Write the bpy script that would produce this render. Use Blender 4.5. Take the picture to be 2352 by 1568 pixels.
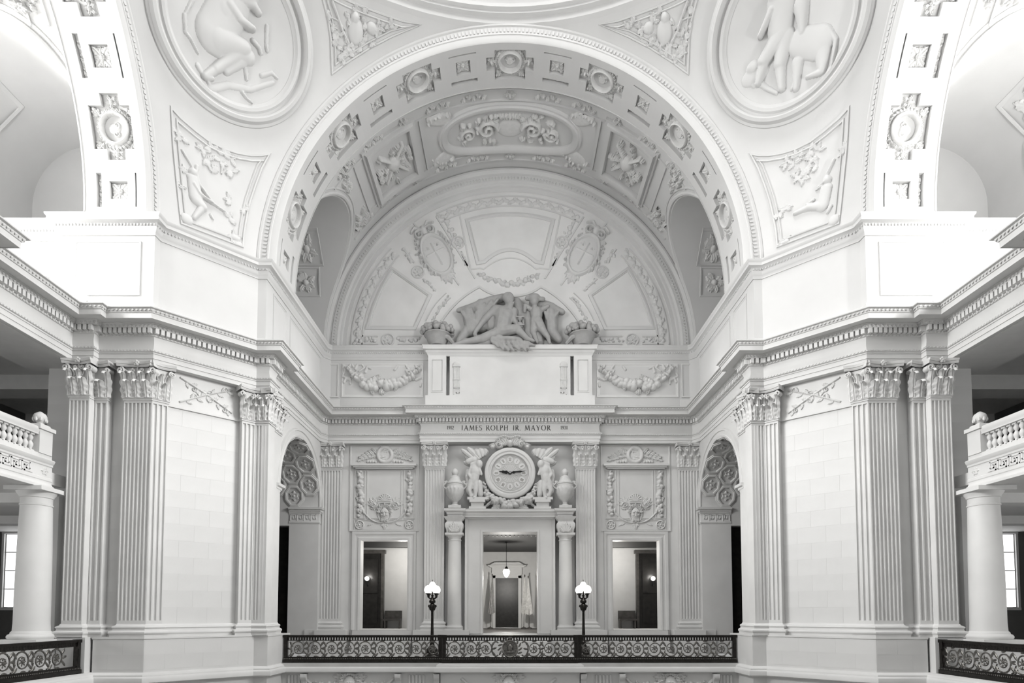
import bpy, math, random
import numpy as np
from mathutils import Vector
PI = math.pi
RAD = math.radians
for o in list(bpy.data.objects):
    bpy.data.objects.remove(o)
SC = bpy.context.scene
COL = SC.collection
random.seed(7)

# ---------------------------------------------------------------- camera
F, PIT, CY, CX, YC, EYE = 1409.33, 0.051, 1339.6, 1171.5, 10.683, 1.87
cam = bpy.data.cameras.new('camera')
cam.sensor_fit = 'HORIZONTAL'
cam.sensor_width = 36.0
cam.lens = F * 36.0 / 2352.0
cam.shift_x = (1176.0 - CX) / 2352.0
cam.shift_y = (CY - 784.0) / 2352.0
cam.clip_end = 300
camo = bpy.data.objects.new('camera', cam)
camo.location = (0, -YC, EYE)
camo.rotation_euler = (PI / 2 + PIT, 0, 0)
COL.objects.link(camo)
SC.camera = camo

# ---------------------------------------------------------------- world, lights, exposure
SC.view_settings.view_transform = 'Standard'
SC.view_settings.look = 'None'
SC.view_settings.gamma = 1
SC.view_settings.use_curve_mapping = False
SC.view_settings.exposure = 0.22
wd = bpy.data.worlds.new('world')
SC.world = wd
wd.use_nodes = True
wd.node_tree.nodes['Background'].inputs[0].default_value = (1.0, 0.995, 0.98, 1)
wd.node_tree.nodes['Background'].inputs[1].default_value = 0.32


def area_light(name, loc, target, sx, sy, power, shape='RECTANGLE'):
    l = bpy.data.lights.new(name, 'AREA')
    l.shape = shape
    l.size = sx
    l.size_y = sy
    l.energy = power
    l.color = (1.0, 0.995, 0.985)
    o = bpy.data.objects.new(name, l)
    o.location = loc
    d = Vector(target) - Vector(loc)
    o.rotation_euler = d.to_track_quat('-Z', 'Y').to_euler()
    COL.objects.link(o)
    return o


# skylight of the dome, daylight from the lunettes of the two side bays, side windows of the galleries
area_light('dome_skylight', (0, 0, 40), (0, 0, 0), 12, 12, 5500, 'ELLIPSE')
for s in (-1, 1):
    l = area_light('side_bay_daylight', (s * 30.0, 0, 19.5), (0, 0.0, 3.0), 13, 8, 9000)
    l.data.spread = RAD(130)
    area_light('gallery_window_light', (s * 26.7, 4, 3.4), (s * 10, 6, 3.4), 18, 3.6, 1000)
    area_light('mezzanine_window_light', (s * 21.5, 2, 8.7), (s * 10, 6, 8.0), 16, 2.6, 420)

# floodlights standing on the cornices beside the viewer, aimed at the far vault
for s in (-1, 1):
    l = area_light('cornice_floodlight_beam', (s * 12.6, -8.3, 12.6), (s * -2.0, 19, 18.2), 0.9, 0.9, 125)
    l.data.spread = RAD(50)
    # strip of cove lights on the ledge of the back bay, washing its vault
    c = area_light('cove_light', (s * 8.55, 15.8, 12.05), (s * 7.2, 15.8, 20), 0.25, 5.0, 32)
    # floodlights on the far cornices wash the side vaults
    area_light('cornice_floodlight_wash', (s * 15.6, 1.5, 12.5), (s * 16.3, 10.5, 19.5), 0.5, 0.5, 260 if s < 0 else 520)

# ---------------------------------------------------------------- pixel helpers (photo frame 2352 x 1568)
def ray(x, y):
    u = (x - CX) / F
    v = (CY - y) / F
    return np.array([u, math.cos(PIT) - v * math.sin(PIT), math.sin(PIT) + v * math.cos(PIT)])


CAMP = np.array([0, -YC, EYE])


def at(x, y, Y=None, X=None, Z=None):
    d = ray(x, y)
    if Y is not None:
        t = (Y - CAMP[1]) / d[1]
    elif X is not None:
        t = X / d[0]
    else:
        t = (Z - CAMP[2]) / d[2]
    return CAMP + t * d


ZS = 15.13          # springing level of the great arches
RA = 8.88           # radius of the rib of the great arches
RV = 9.2            # radius of the barrel vault of a bay
SP = 15.36          # radius of the pendentive sphere


def at_sphere(x, y):
    d = ray(x, y)
    o = CAMP - np.array([0, 0, ZS])
    a = d @ d
    b = 2 * (o @ d)
    c = o @ o - SP * SP
    t = (-b + math.sqrt(b * b - 4 * a * c)) / 2 / a
    P = o + t * d
    return SP * math.atan2(P[1], P[0]), SP * math.asin(P[2] / SP)


def at_cyl(x, y, R=RV):
    d = ray(x, y)
    o = CAMP - np.array([0, 0, ZS])
    a = d[0] ** 2 + d[2] ** 2
    b = 2 * (o[2] * d[2])
    c = o[2] ** 2 - R * R
    t = (-b + math.sqrt(b * b - 4 * a * c)) / 2 / a
    P = o + t * d
    return R * (math.atan2(P[2], P[0]) - PI / 2), P[1]


# ---------------------------------------------------------------- surface maps (u, v, h) -> xyz, h toward the viewer
def plane_y(Y):
    return lambda u, v, h: np.stack([u, Y - h + 0 * u, v], -1)


def cyl_map(R):
    def f(u, v, h):
        th = PI / 2 + u / R
        return np.stack([(R - h) * np.cos(th), v + 0 * u, ZS + (R - h) * np.sin(th)], -1)
    return f


def sph_map(u, v, h):
    a = u / SP
    e = v / SP
    r = SP - h
    return np.stack([r * np.cos(e) * np.cos(a), r * np.cos(e) * np.sin(a), ZS + r * np.sin(e)], -1)


def face_map(p0, d):
    """vertical face through p0 heading d; s along, z up, h outward (to the right of the heading)"""
    L = math.hypot(*d)
    dx, dy = d[0] / L, d[1] / L
    return lambda u, v, h: np.stack([p0[0] + dx * u + dy * h, p0[1] + dy * u - dx * h, v + 0 * u], -1)


# ---------------------------------------------------------------- mesh collecting
class MB:
    def __init__(self):
        self.V = []
        self.Fc = []
        self.n = 0

    def add(self, V, Fc):
        V = np.asarray(V, float).reshape(-1, 3)
        self.V.append(V)
        k = self.n
        self.Fc.extend([tuple(i + k for i in f) for f in Fc])
        self.n += len(V)
        return self

    def box(self, x0, x1, y0, y1, z0, z1):
        V = [(x, y, z) for z in (z0, z1) for y in (y0, y1) for x in (x0, x1)]
        return self.add(V, [(0, 2, 3, 1), (4, 5, 7, 6), (0, 1, 5, 4), (2, 6, 7, 3), (0, 4, 6, 2), (1, 3, 7, 5)])

    def mbox(self, mp, u0, u1, v0, v1, h0, h1):
        u = np.array([u0, u1] * 4, float)
        v = np.array([v0, v0, v1, v1] * 2, float)
        h = np.array([h0] * 4 + [h1] * 4, float)
        return self.add(mp(u, v, h), [(0, 2, 3, 1), (4, 5, 7, 6), (0, 1, 5, 4), (2, 6, 7, 3), (0, 4, 6, 2), (1, 3, 7, 5)])

    def grid(self, P, closed_u=False, closed_v=False):
        a, b = P.shape[:2]
        Fs = []
        for i in range(a if closed_u else a - 1):
            for j in range(b if closed_v else b - 1):
                i2, j2 = (i + 1) % a, (j + 1) % b
                Fs.append((i * b + j, i2 * b + j, i2 * b + j2, i * b + j2))
        return self.add(P.reshape(-1, 3), Fs)

    def poly(self, pts):
        return self.add(pts, [tuple(range(len(pts)))])

    def prism(self, pts, mp, h0, h1):
        """extrude a closed 2d outline from h0 to h1 on a surface map"""
        n = len(pts)
        u = np.array([p[0] for p in pts], float)
        v = np.array([p[1] for p in pts], float)
        A = mp(u, v, np.full(n, float(h0)))
        B = mp(u, v, np.full(n, float(h1)))
        Fs = [tuple(range(n - 1, -1, -1)), tuple(range(n, 2 * n))]
        Fs += [(i, (i + 1) % n, n + (i + 1) % n, n + i) for i in range(n)]
        return self.add(np.vstack([A, B]), Fs)

    def lathe(self, prof, c, n=20, a0=0.0, a1=2 * PI, sq=1.0):
        full = abs(a1 - a0 - 2 * PI) < 1e-6
        m = n if full else n + 1
        a = a0 + (a1 - a0) * np.arange(m) / n
        P = np.zeros((m, len(prof), 3))
        for j, (r, z) in enumerate(prof):
            P[:, j, 0] = c[0] + r * np.cos(a)
            P[:, j, 1] = c[1] + r * np.sin(a) * sq
            P[:, j, 2] = c[2] + z
        return self.grid(P, closed_u=full)

    def tube(self, pts, r, n=6, caps=True):
        P = np.asarray(pts, float)
        k = len(P)
        r = np.broadcast_to(np.asarray(r, float), (k,))
        T = np.gradient(P, axis=0)
        T /= np.linalg.norm(T, axis=1)[:, None] + 1e-12
        up = np.array([0, 0, 1.0])
        if abs(T[0] @ up) > 0.9:
            up = np.array([0, 1.0, 0])
        out = np.zeros((k, n, 3))
        prev = None
        for i in range(k):
            b = up if prev is None else prev
            x = b - (b @ T[i]) * T[i]
            x /= np.linalg.norm(x) + 1e-12
            prev = x
            y = np.cross(T[i], x)
            a = 2 * PI * np.arange(n) / n
            out[i] = P[i] + r[i] * (np.cos(a)[:, None] * x + np.sin(a)[:, None] * y)
        b0 = self.n
        self.grid(out, closed_v=True)
        if caps:
            self.Fc.append(tuple(b0 + j for j in range(n)))
            self.Fc.append(tuple(b0 + (k - 1) * n + j for j in range(n - 1, -1, -1)))
        return self

    def ball(self, c, r, nu=8, nv=6, rot=None):
        r = np.broadcast_to(np.asarray(r, float), (3,))
        th = np.linspace(0, PI, nv + 1)
        ph = 2 * PI * np.arange(nu) / nu
        P = np.zeros((nv + 1, nu, 3))
        P[..., 0] = r[0] * np.sin(th)[:, None] * np.cos(ph)
        P[..., 1] = r[1] * np.sin(th)[:, None] * np.sin(ph)
        P[..., 2] = r[2] * np.cos(th)[:, None]
        if rot is not None:
            P = P @ np.asarray(rot).T
        return self.grid(P + np.asarray(c, float), closed_v=True)

    def sweep_plan(self, path, prof, caps=True, closed=False):
        """sweep a (out, z) profile along a plan path; out is to the right of the heading"""
        p = np.asarray(path, float)
        n = len(p)
        seg = np.diff(np.vstack([p, p[:1]]) if closed else p, axis=0)
        seg /= np.linalg.norm(seg, axis=1)[:, None]
        nr = np.stack([seg[:, 1], -seg[:, 0]], 1)
        m = np.zeros((n, 2))
        for i in range(n):
            if closed:
                a, b = nr[i - 1], nr[i]
            else:
                a = nr[max(i - 1, 0)]
                b = nr[min(i, len(nr) - 1)]
            m[i] = (a + b) / max(0.25, 1 + a @ b)
        P = np.zeros((n, len(prof), 3))
        for j, (o, z) in enumerate(prof):
            P[:, j, :2] = p + o * m
            P[:, j, 2] = z
        b0 = self.n
        self.grid(P, closed_u=closed)
        if caps and not closed:
            k = len(prof)
            self.Fc.append(tuple(b0 + j for j in range(k)))
            self.Fc.append(tuple(b0 + (n - 1) * k + j for j in range(k - 1, -1, -1)))
        return self

    def sweep2(self, path, prof, mp, closed=True):
        """sweep a (offset, height) moulding along a 2d path on a surface map; offset to the left of the heading"""
        p = np.asarray(path, float)
        n = len(p)
        seg = np.diff(np.vstack([p, p[:1]]) if closed else p, axis=0)
        seg /= np.linalg.norm(seg, axis=1)[:, None] + 1e-12
        nr = np.stack([-seg[:, 1], seg[:, 0]], 1)
        m = np.zeros((n, 2))
        for i in range(n):
            if closed:
                a, b = nr[i - 1], nr[i]
            else:
                a = nr[max(i - 1, 0)]
                b = nr[min(i, len(nr) - 1)]
            m[i] = (a + b) / max(0.3, 1 + a @ b)
        P = np.zeros((n, len(prof), 3))
        for j, (o, h) in enumerate(prof):
            q = p + o * m
            P[:, j] = mp(q[:, 0], q[:, 1], np.full(n, float(h)))
        return self.grid(P, closed_u=closed)

    def build(self, name, mat, parent=None, smooth=True, mirror=False, ang=38):
        V = np.vstack(self.V) if self.V else np.zeros((0, 3))
        V = V.copy()
        Fc = self.Fc
        if mirror:
            V[:, 0] *= -1
            Fc = [f[::-1] for f in Fc]
        if parent is not None:
            V = V - np.array(world_loc(parent))
        me = bpy.data.meshes.new(name)
        me.from_pydata(V.tolist(), [], Fc)
        me.materials.append(M[mat])
        if smooth:
            me.polygons.foreach_set('use_smooth', [True] * len(me.polygons))
            me.set_sharp_from_angle(angle=RAD(ang))
        o = bpy.data.objects.new(name, me)
        COL.objects.link(o)
        if parent is not None:
            o.parent = parent
        return o


def world_loc(o):
    l = Vector((0, 0, 0))
    while o is not None:
        l = l + o.location
        o = o.parent
    return l


def thing(name, label, cat, loc=(0, 0, 0), group=None):
    o = bpy.data.objects.new(name, None)
    o.empty_display_size = 0.2
    o.location = loc
    COL.objects.link(o)
    return tag(o, label, cat, group)


def tag(o, label, cat, group=None):
    o['label'] = label
    o['category'] = cat
    if group:
        o['group'] = group
    return o


def struct(o, label=None):
    o['kind'] = 'structure'
    if label:
        o['label'] = label
    return o


def stuff(o):
    o['kind'] = 'stuff'
    return o


def copy_part(src, parent, loc=None, rz=None, name=None):
    c = src.copy()
    COL.objects.link(c)
    c.parent = parent
    if loc is not None:
        c.location = loc
    if rz is not None:
        c.rotation_euler = (0, 0, rz)
    return c


# ---------------------------------------------------------------- materials
M = {}


def mat(name, col, rough=0.6, metal=0.0, var=0.04, scale=3.0, bump=0.0, bscale=40.0, emit=None, estr=0.0):
    m = bpy.data.materials.new(name)
    m.use_nodes = True
    nt = m.node_tree
    b = nt.nodes['Principled BSDF']
    b.inputs['Roughness'].default_value = rough
    b.inputs['Metallic'].default_value = metal
    b.inputs['Specular IOR Level'].default_value = 0.3
    tc = nt.nodes.new('ShaderNodeTexCoord')
    no = nt.nodes.new('ShaderNodeTexNoise')
    no.inputs['Scale'].default_value = scale
    no.inputs['Detail'].default_value = 5
    nt.links.new(tc.outputs['Object'], no.inputs['Vector'])
    rp = nt.nodes.new('ShaderNodeValToRGB')
    c = np.array(col, float)
    rp.color_ramp.elements[0].position = 0.3
    rp.color_ramp.elements[1].position = 0.7
    rp.color_ramp.elements[0].color = (*np.clip(c * (1 - var), 0, 1), 1)
    rp.color_ramp.elements[1].color = (*np.clip(c * (1 + var), 0, 1), 1)
    nt.links.new(no.outputs['Fac'], rp.inputs['Fac'])
    nt.links.new(rp.outputs['Color'], b.inputs['Base Color'])
    if bump:
        n2 = nt.nodes.new('ShaderNodeTexNoise')
        n2.inputs['Scale'].default_value = bscale
        n2.inputs['Detail'].default_value = 4
        nt.links.new(tc.outputs['Object'], n2.inputs['Vector'])
        bp = nt.nodes.new('ShaderNodeBump')
        bp.inputs['Strength'].default_value = bump
        bp.inputs['Distance'].default_value = 0.02
        nt.links.new(n2.outputs['Fac'], bp.inputs['Height'])
        nt.links.new(bp.outputs['Normal'], b.inputs['Normal'])
    if emit is not None:
        b.inputs['Emission Color'].default_value = (*emit, 1)
        b.inputs['Emission Strength'].default_value = estr
    M[name] = m
    return m


mat('stone', (0.60, 0.599, 0.593), 0.6, var=0.05, scale=0.9, bump=0.06)
mat('stone_block', (0.60, 0.599, 0.593), 0.55, var=0.05, scale=0.6, bump=0.06)
mat('plaster', (0.53, 0.5295, 0.526), 0.7, var=0.02, scale=1.2, bump=0.05)
mat('carving', (0.57, 0.569, 0.563), 0.65, var=0.05, scale=6, bump=0.15, bscale=25)
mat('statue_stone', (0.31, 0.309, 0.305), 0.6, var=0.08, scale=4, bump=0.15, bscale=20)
mat('bronze', (0.028, 0.026, 0.024), 0.35, 0.7, var=0.3, scale=9)
mat('bronze_light', (0.16, 0.155, 0.145), 0.35, 0.8, var=0.4, scale=14)
mat('iron', (0.02, 0.02, 0.02), 0.4, 0.5, var=0.2)
mat('wood', (0.018, 0.017, 0.016), 0.35, var=0.35, scale=5)
mat('wood_mid', (0.07, 0.066, 0.062), 0.4, var=0.3, scale=5)
mat('inner_wall', (0.60, 0.599, 0.593), 0.7, var=0.03)
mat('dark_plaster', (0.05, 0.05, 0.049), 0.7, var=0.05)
mat('gallery_wall_shade', (0.13, 0.129, 0.126), 0.7, var=0.08, scale=1.5)  # gloom of the gallery interior is put into this wall colour
mat('floor_stone', (0.5, 0.497, 0.49), 0.35, var=0.08, scale=1.5)
mat('globe', (0.9, 0.9, 0.88), 0.3, emit=(1.0, 0.97, 0.92), estr=1.25)
mat('day_glass', (0.9, 0.9, 0.9), 0.2, emit=(1, 1, 1), estr=1.6)
mat('lens', (0.9, 0.9, 0.9), 0.2, emit=(1, 1, 1), estr=2.5)
mat('paint_white', (0.62, 0.62, 0.615), 0.5, var=0.01)
mat('gilt', (0.30, 0.29, 0.27), 0.4, 0.3, var=0.2, scale=20)
mat('dial', (0.5, 0.499, 0.49), 0.5, var=0.03)
mat('letter', (0.07, 0.068, 0.064), 0.6, var=0.1)
mat('flag_light', (0.55, 0.545, 0.53), 0.8, var=0.2, scale=8)
mat('flag_dark', (0.10, 0.098, 0.095), 0.8, var=0.3, scale=8)
mat('chrome', (0.7, 0.7, 0.7), 0.15, 1.0)


# ---------------------------------------------------------------- carved reliefs as height fields
class Rel:
    def __init__(self, u0, u1, v0, v1, d):
        self.u = np.linspace(u0, u1, max(4, int((u1 - u0) / d) + 1))
        self.v = np.linspace(v0, v1, max(4, int((v1 - v0) / d) + 1))
        self.U, self.Vv = np.meshgrid(self.u, self.v, indexing='ij')
        self.H = np.zeros_like(self.U)

    def mx(self, h):
        self.H = np.maximum(self.H, h)
        return self

    def cap(self, p, q, r0, r1, h, base=0.0):
        p = np.array(p, float)
        q = np.array(q, float)
        d = q - p
        L = d @ d + 1e-12
        t = np.clip(((self.U - p[0]) * d[0] + (self.Vv - p[1]) * d[1]) / L, 0, 1)
        r = r0 + (r1 - r0) * t
        dd = np.hypot(self.U - p[0] - t * d[0], self.Vv - p[1] - t * d[1]) / r
        return self.mx(np.where(dd < 1, base + h * np.sqrt(np.clip(1 - dd ** 2, 0, 1)), 0))

    def line(self, pts, r0, r1, h, base=0.0):
        n = len(pts) - 1
        for i in range(n):
            self.cap(pts[i], pts[i + 1], r0 + (r1 - r0) * i / n, r0 + (r1 - r0) * (i + 1) / n, h, base)
        return self

    def blob(self, c, a, b, h, ang=0.0, base=0.0, pw=0.5):
        ca, sa = math.cos(ang), math.sin(ang)
        x = ((self.U - c[0]) * ca + (self.Vv - c[1]) * sa) / a
        y = (-(self.U - c[0]) * sa + (self.Vv - c[1]) * ca) / b
        d = x * x + y * y
        return self.mx(np.where(d < 1, base + h * np.clip(1 - d, 0, 1) ** pw, 0))

    def leaf(self, p, ang, L, w, h):
        """pointed leaf with a midrib groove starting at p"""
        ca, sa = math.cos(ang), math.sin(ang)
        x = ((self.U - p[0]) * ca + (self.Vv - p[1]) * sa) / L
        y = (-(self.U - p[0]) * sa + (self.Vv - p[1]) * ca) / w
        prof = np.sin(PI * np.clip(x, 0, 1) ** 0.8) * (1 + 0.22 * np.cos(x * 26))
        ins = (x > 0) & (x < 1) & (np.abs(y) < prof)
        rib = 1 - 0.45 * np.exp(-(y / 0.16) ** 2)
        hh = h * (0.45 + 0.55 * np.clip(x, 0, 1)) * np.sqrt(np.clip(1 - (np.abs(y) / (prof + 1e-6)) ** 2, 0, 1)) * rib
        return self.mx(np.where(ins, hh, 0))

    def spiral(self, c, r, turns, w, h, a0=0.0, sgn=1, r1=0.15):
        n = int(14 * turns)
        pts = []
        for i in range(n + 1):
            t = i / n
            a = a0 + sgn * 2 * PI * turns * t
            rr = r * (1 - t) + r * r1 * t
            pts.append((c[0] + rr * math.cos(a), c[1] + rr * math.sin(a)))
        self.line(pts, w, w * 0.5, h)
        self.blob(pts[-1], w, w, h * 1.3)
        return self

    def ring(self, c, rx, ry, w, h, ang=0.0):
        ca, sa = math.cos(ang), math.sin(ang)
        x = ((self.U - c[0]) * ca + (self.Vv - c[1]) * sa) / rx
        y = (-(self.U - c[0]) * sa + (self.Vv - c[1]) * ca) / ry
        d = (np.hypot(x, y) - 1) * min(rx, ry) / w
        return self.mx(np.where(np.abs(d) < 1, h * np.sqrt(np.clip(1 - d * d, 0, 1)), 0))

    def rosette(self, c, r, h, n=6, a0=0.0):
        for k in range(n):
            a = a0 + 2 * PI * k / n
            self.leaf((c[0] + 0.12 * r * math.cos(a), c[1] + 0.12 * r * math.sin(a)), a, r * 0.95, r * 0.36, h)
        self.blob(c, r * 0.22, r * 0.22, h * 1.5)
        return self

    def fruit(self, pts, r0, r1, h, n, rng, spread=1.0):
        """a garland of fruit and leaves along a polyline"""
        P = np.array(pts, float)
        s = np.r_[0, np.cumsum(np.linalg.norm(np.diff(P, axis=0), axis=1))]
        for i in range(n):
            t = (i + rng.random() * 0.6) / n
            x = np.interp(t * s[-1], s, P[:, 0])
            y = np.interp(t * s[-1], s, P[:, 1])
            w = r0 + (r1 - r0) * math.sin(PI * t)
            x += (rng.random() - 0.5) * 1.5 * w * spread
            y += (rng.random() - 0.5) * 1.5 * w * spread
            if rng.random() < 0.3:
                self.leaf((x, y), rng.random() * 2 * PI, w * 1.2, w * 0.4, h * 0.9)
            else:
                k = 0.42 + 0.25 * rng.random()
                self.blob((x, y), w * k, w * k * (0.8 + 0.5 * rng.random()), h * (0.7 + 0.5 * rng.random()), rng.random() * PI, base=h * 0.25)
        return self

    def acanthus(self, p, ang, L, w, h, rng, n=5):
        """fan of curled leaflets"""
        for i in range(n):
            t = (i - (n - 1) / 2) / max(1, (n - 1) / 2)
            self.leaf(p, ang + t * 0.95, L * (1 - 0.28 * abs(t)), w * (0.30), h * (1 - 0.2 * abs(t)))
        return self

    def scroll(self, p, ang, L, h, rng, sgn=1, n=3, w=None):
        """rinceau: a wavy stem with spirals and leaves"""
        w = w or L * 0.02
        ca, sa = math.cos(ang), math.sin(ang)
        loc = lambda x, y: (p[0] + ca * x - sa * y, p[1] + sa * x + ca * y)
        pts = [loc(L * t, sgn * 0.07 * L * math.sin(t * PI * n)) for t in np.linspace(0, 1, 8 * n)]
        self.line(pts, w * 1.3, w * 0.6, h)
        for k in range(n):
            t = (k + 0.5) / n
            sg = sgn * (1 if k % 2 else -1)
            c = loc(L * t, sg * 0.11 * L)
            self.spiral(c, 0.085 * L, 1.3, w, h, ang - sg * PI / 2, sg)
            self.leaf(loc(L * (t + 0.02), -sg * 0.02 * L), ang - sg * 0.9, 0.16 * L, 0.045 * L, h * 1.1)
            self.leaf(loc(L * (t - 0.1), sg * 0.02 * L), ang + sg * 0.5, 0.14 * L, 0.04 * L, h)
        self.leaf(loc(L, 0), ang, 0.14 * L, 0.045 * L, h)
        return self

    def inside(self, poly):
        P = np.array(poly)
        m = np.zeros(self.U.shape, bool)
        for i in range(len(P)):
            (x0, y0), (x1, y1) = P[i - 1], P[i]
            c = ((y0 > self.Vv) != (y1 > self.Vv)) & (self.U < (x1 - x0) * (self.Vv - y0) / (y1 - y0 + 1e-12) + x0)
            m ^= c
        self.H = np.where(m, self.H, 0)
        return self

    def into(self, mb, mp, thr=0.004, sink=0.012, mask=None, full=False):
        H = self.H
        a, b = H.shape
        k = (H > thr)
        if full:
            k = np.ones_like(k)
        if mask is not None:
            k = k & mask
        q = k[:-1, :-1] | k[1:, :-1] | k[:-1, 1:] | k[1:, 1:]
        if mask is not None:
            q = q & mask[:-1, :-1] & mask[1:, :-1] & mask[:-1, 1:] & mask[1:, 1:]
        used = np.zeros((a, b), bool)
        used[:-1, :-1] |= q
        used[1:, :-1] |= q
        used[:-1, 1:] |= q
        used[1:, 1:] |= q
        idx = -np.ones((a, b), int)
        idx[used] = np.arange(used.sum())
        hh = H if full else np.where(H > thr, H, -sink)
        P = mp(self.U[used], self.Vv[used], hh[used])
        I, J = np.nonzero(q)
        Fs = np.stack([idx[I, J], idx[I + 1, J], idx[I + 1, J + 1], idx[I, J + 1]], 1)
        mb.add(P, [tuple(f) for f in Fs.tolist()])
        return mb


def coffer_grid(mb, us, vs, hole, mp, h0, h1):
    """slab at h0 with rectangular recesses down to h1; hole[i][j] marks recessed cells"""
    us = np.asarray(us, float)
    vs = np.asarray(vs, float)
    n, m = len(us) - 1, len(vs) - 1
    Hc = np.where(hole, h1, h0)
    V, Fs = [], []

    def q(uu, vv, hh):
        k = len(V) * 4
        V.append(mp(np.array(uu), np.array(vv), np.array(hh, float)))
        Fs.append((k, k + 1, k + 2, k + 3))
    for i in range(n):
        for j in range(m):
            u0, u1, v0, v1 = us[i], us[i + 1], vs[j], vs[j + 1]
            h = Hc[i, j]
            q([u0, u1, u1, u0], [v0, v0, v1, v1], [h] * 4)
            if i + 1 < n and Hc[i + 1, j] != h:
                q([u1] * 4, [v0, v1, v1, v0], [h, h, Hc[i + 1, j], Hc[i + 1, j]])
            if j + 1 < m and Hc[i, j + 1] != h:
                q([u0, u1, u1, u0], [v1] * 4, [h, h, Hc[i, j + 1], Hc[i, j + 1]])
    mb.add(np.vstack(V), Fs)
    return mb


def arc(c, r, a0, a1, n, ry=None):
    ry = r if ry is None else ry
    return [(c[0] + r * math.cos(a0 + (a1 - a0) * i / n), c[1] + ry * math.sin(a0 + (a1 - a0) * i / n)) for i in range(n + 1)]


def mirp(path):
    return path + [(-x, y) for x, y in reversed(path)]
# ================================================================ THE SETTING
ENT0, ENT1 = 10.32, 11.90
fl = MB()
fl.box(-9.6, 9.6, 13.25, 20.2, -0.3, 0.0)
for s in (-1, 1):
    fl.box(min(s * 13.7, s * 27), max(s * 13.7, s * 27), -21, 21, -0.3, 0.0)
fl.box(-9.6, 9.6, -20.2, -11.6, -0.3, 0.0)
struct(fl.build('floor', 'floor_stone', smooth=False), 'pale stone gallery floor around the open rotunda')
gf = MB().box(-30, 30, -30, 30, -9.4, -9.0)
struct(gf.build('floor_ground', 'floor_stone', smooth=False), 'stone floor of the rotunda far below')

# ---- pier core walls
CORE = [(-15.8, 21), (-15.8, 9.95), (-15.0, 9.95), (-14.59, 9.54), (-14.59, 9.4), (-13.97, 9.4), (-13.97, 9.65),
        (-13.53, 9.65), (-13.53, 9.87), (-12.06, 9.87), (-9.67, 12.26), (-9.3, 12.26), (-9.3, 13.78)]
WALLP = [(0, -9.0), (0, 11.9), (-0.4, 11.9), (-0.4, -9.0)]
walls = {}
for s, side in ((1, 'left'), (-1, 'right')):
    w = MB().sweep_plan(CORE, WALLP)
    w.sweep_plan([(-9.3, 19.0), (-9.3, 19.6)], WALLP)
    # wall above the arched niche of the back bay
    a = np.linspace(0, PI, 25)
    yy = 16.38 - 2.6 * np.cos(a)
    zz = 7.1 + 2.6 * np.sin(a)
    for dx in (0, -0.4):
        P = np.zeros((25, 2, 3))
        P[:, 0] = np.stack([np.full(25, -9.3 + dx), yy, zz], 1)
        P[:, 1] = np.stack([np.full(25, -9.3 + dx), yy, np.full(25, 11.9)], 1)
        w.grid(P)
    o = w.build('wall_' + side, 'stone', mirror=s < 0)
    walls[side] = struct(o, 'pale stone pier wall at the %s of the rotunda' % side)

# ---- back wall with its three doorways
XB = [-9.6, -7.38, -5.05, -1.34, 1.34, 5.05, 7.38, 9.6]
bw = MB()
for i in range(7):
    x0, x1 = XB[i], XB[i + 1]
    if i in (1, 5):
        bw.box(x0, x1, 19.5, 20.1, -9, 1.12)
        bw.box(x0, x1, 19.5, 20.1, 5.56, 15.2)
    elif i == 3:
        bw.box(x0, x1, 19.5, 20.1, -9, 0.95)
        bw.box(x0, x1, 19.5, 20.1, 5.91, 15.2)
    else:
        bw.box(x0, x1, 19.5, 20.1, -9, 15.2)
# half disc of the tympanum
pts = [(RV * math.cos(t), ZS - 0.05 + RV * math.sin(t)) for t in np.linspace(0, PI, 49)]
bw.prism(pts, plane_y(19.35), -0.4, 0.0)
wall_back = struct(bw.build('wall_back', 'stone', smooth=False), 'pale stone end wall of the great arched bay')
# near piers, plain
NCORE = [(x, -y) for x, y in reversed(CORE)]
for s, side in ((1, 'left'), (-1, 'right')):
    w = MB().sweep_plan(NCORE, WALLP)
    w.box(-9.7, -9.3, -19.6, -13.78, -9, 11.9)
    struct(w.build('wall_near_' + side, 'stone', mirror=s < 0), 'stone pier wall beside the viewer')

# ---- main entablature round the rotunda
HALF = [(-13.6, 3.0), (-13.6, 4.5), (-14.56, 4.5), (-14.56, 9.3), (-13.85, 9.3), (-13.85, 9.55), (-12.0, 9.55), (-9.55, 12.0), (-9.05, 12.0),
        (-9.05, 12.75), (-9.26, 12.75), (-9.26, 18.75), (-9.0, 19.2), (-4.4, 19.2), (-4.4, 18.95)]
NEARH = [(x, -y) for x, y in reversed(HALF[1:])]
FULL = HALF + [(-x, y) for x, y in reversed(HALF)]


def ent_prof(z0):
    P = [(-0.5, 0), (0, 0), (0, .15), (.025, .15), (.025, .31), (.05, .31), (.06, .35), (.10, .37), (.10, .43), (.02, .45)]
    P += [(.0, .52), (-.03, .62), (-.035, .72), (-.015, .82), (.02, .89), (.05, .90), (.07, .94), (.08, .95), (.08, 1.14)]
    P += [(.20, 1.14), (.21, 1.17), (.25, 1.24), (.28, 1.25), (.28, 1.27), (.60, 1.27), (.60, 1.25), (.62, 1.25), (.62, 1.42), (.65, 1.43), (.66, 1.46), (.70, 1.53), (.77, 1.55), (.78, 1.58), (-0.5, 1.64)]
    return [(o, z0 + z) for o, z in P]


ent = MB().sweep_plan(FULL, ent_prof(ENT0)).build('trim_1', 'stone')
struct(ent, 'dentilled stone entablature running round the rotunda')
ne = MB()
ne.sweep_plan(NEARH + [(-13.6, 2.99)], ent_prof(ENT0))
ne.sweep_plan([(13.6, 2.99)] + [(-x, y) for x, y in reversed(NEARH)], ent_prof(ENT0))
struct(ne.build('trim_2', 'stone'), 'stone entablature over the side galleries and beside the viewer')


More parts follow.
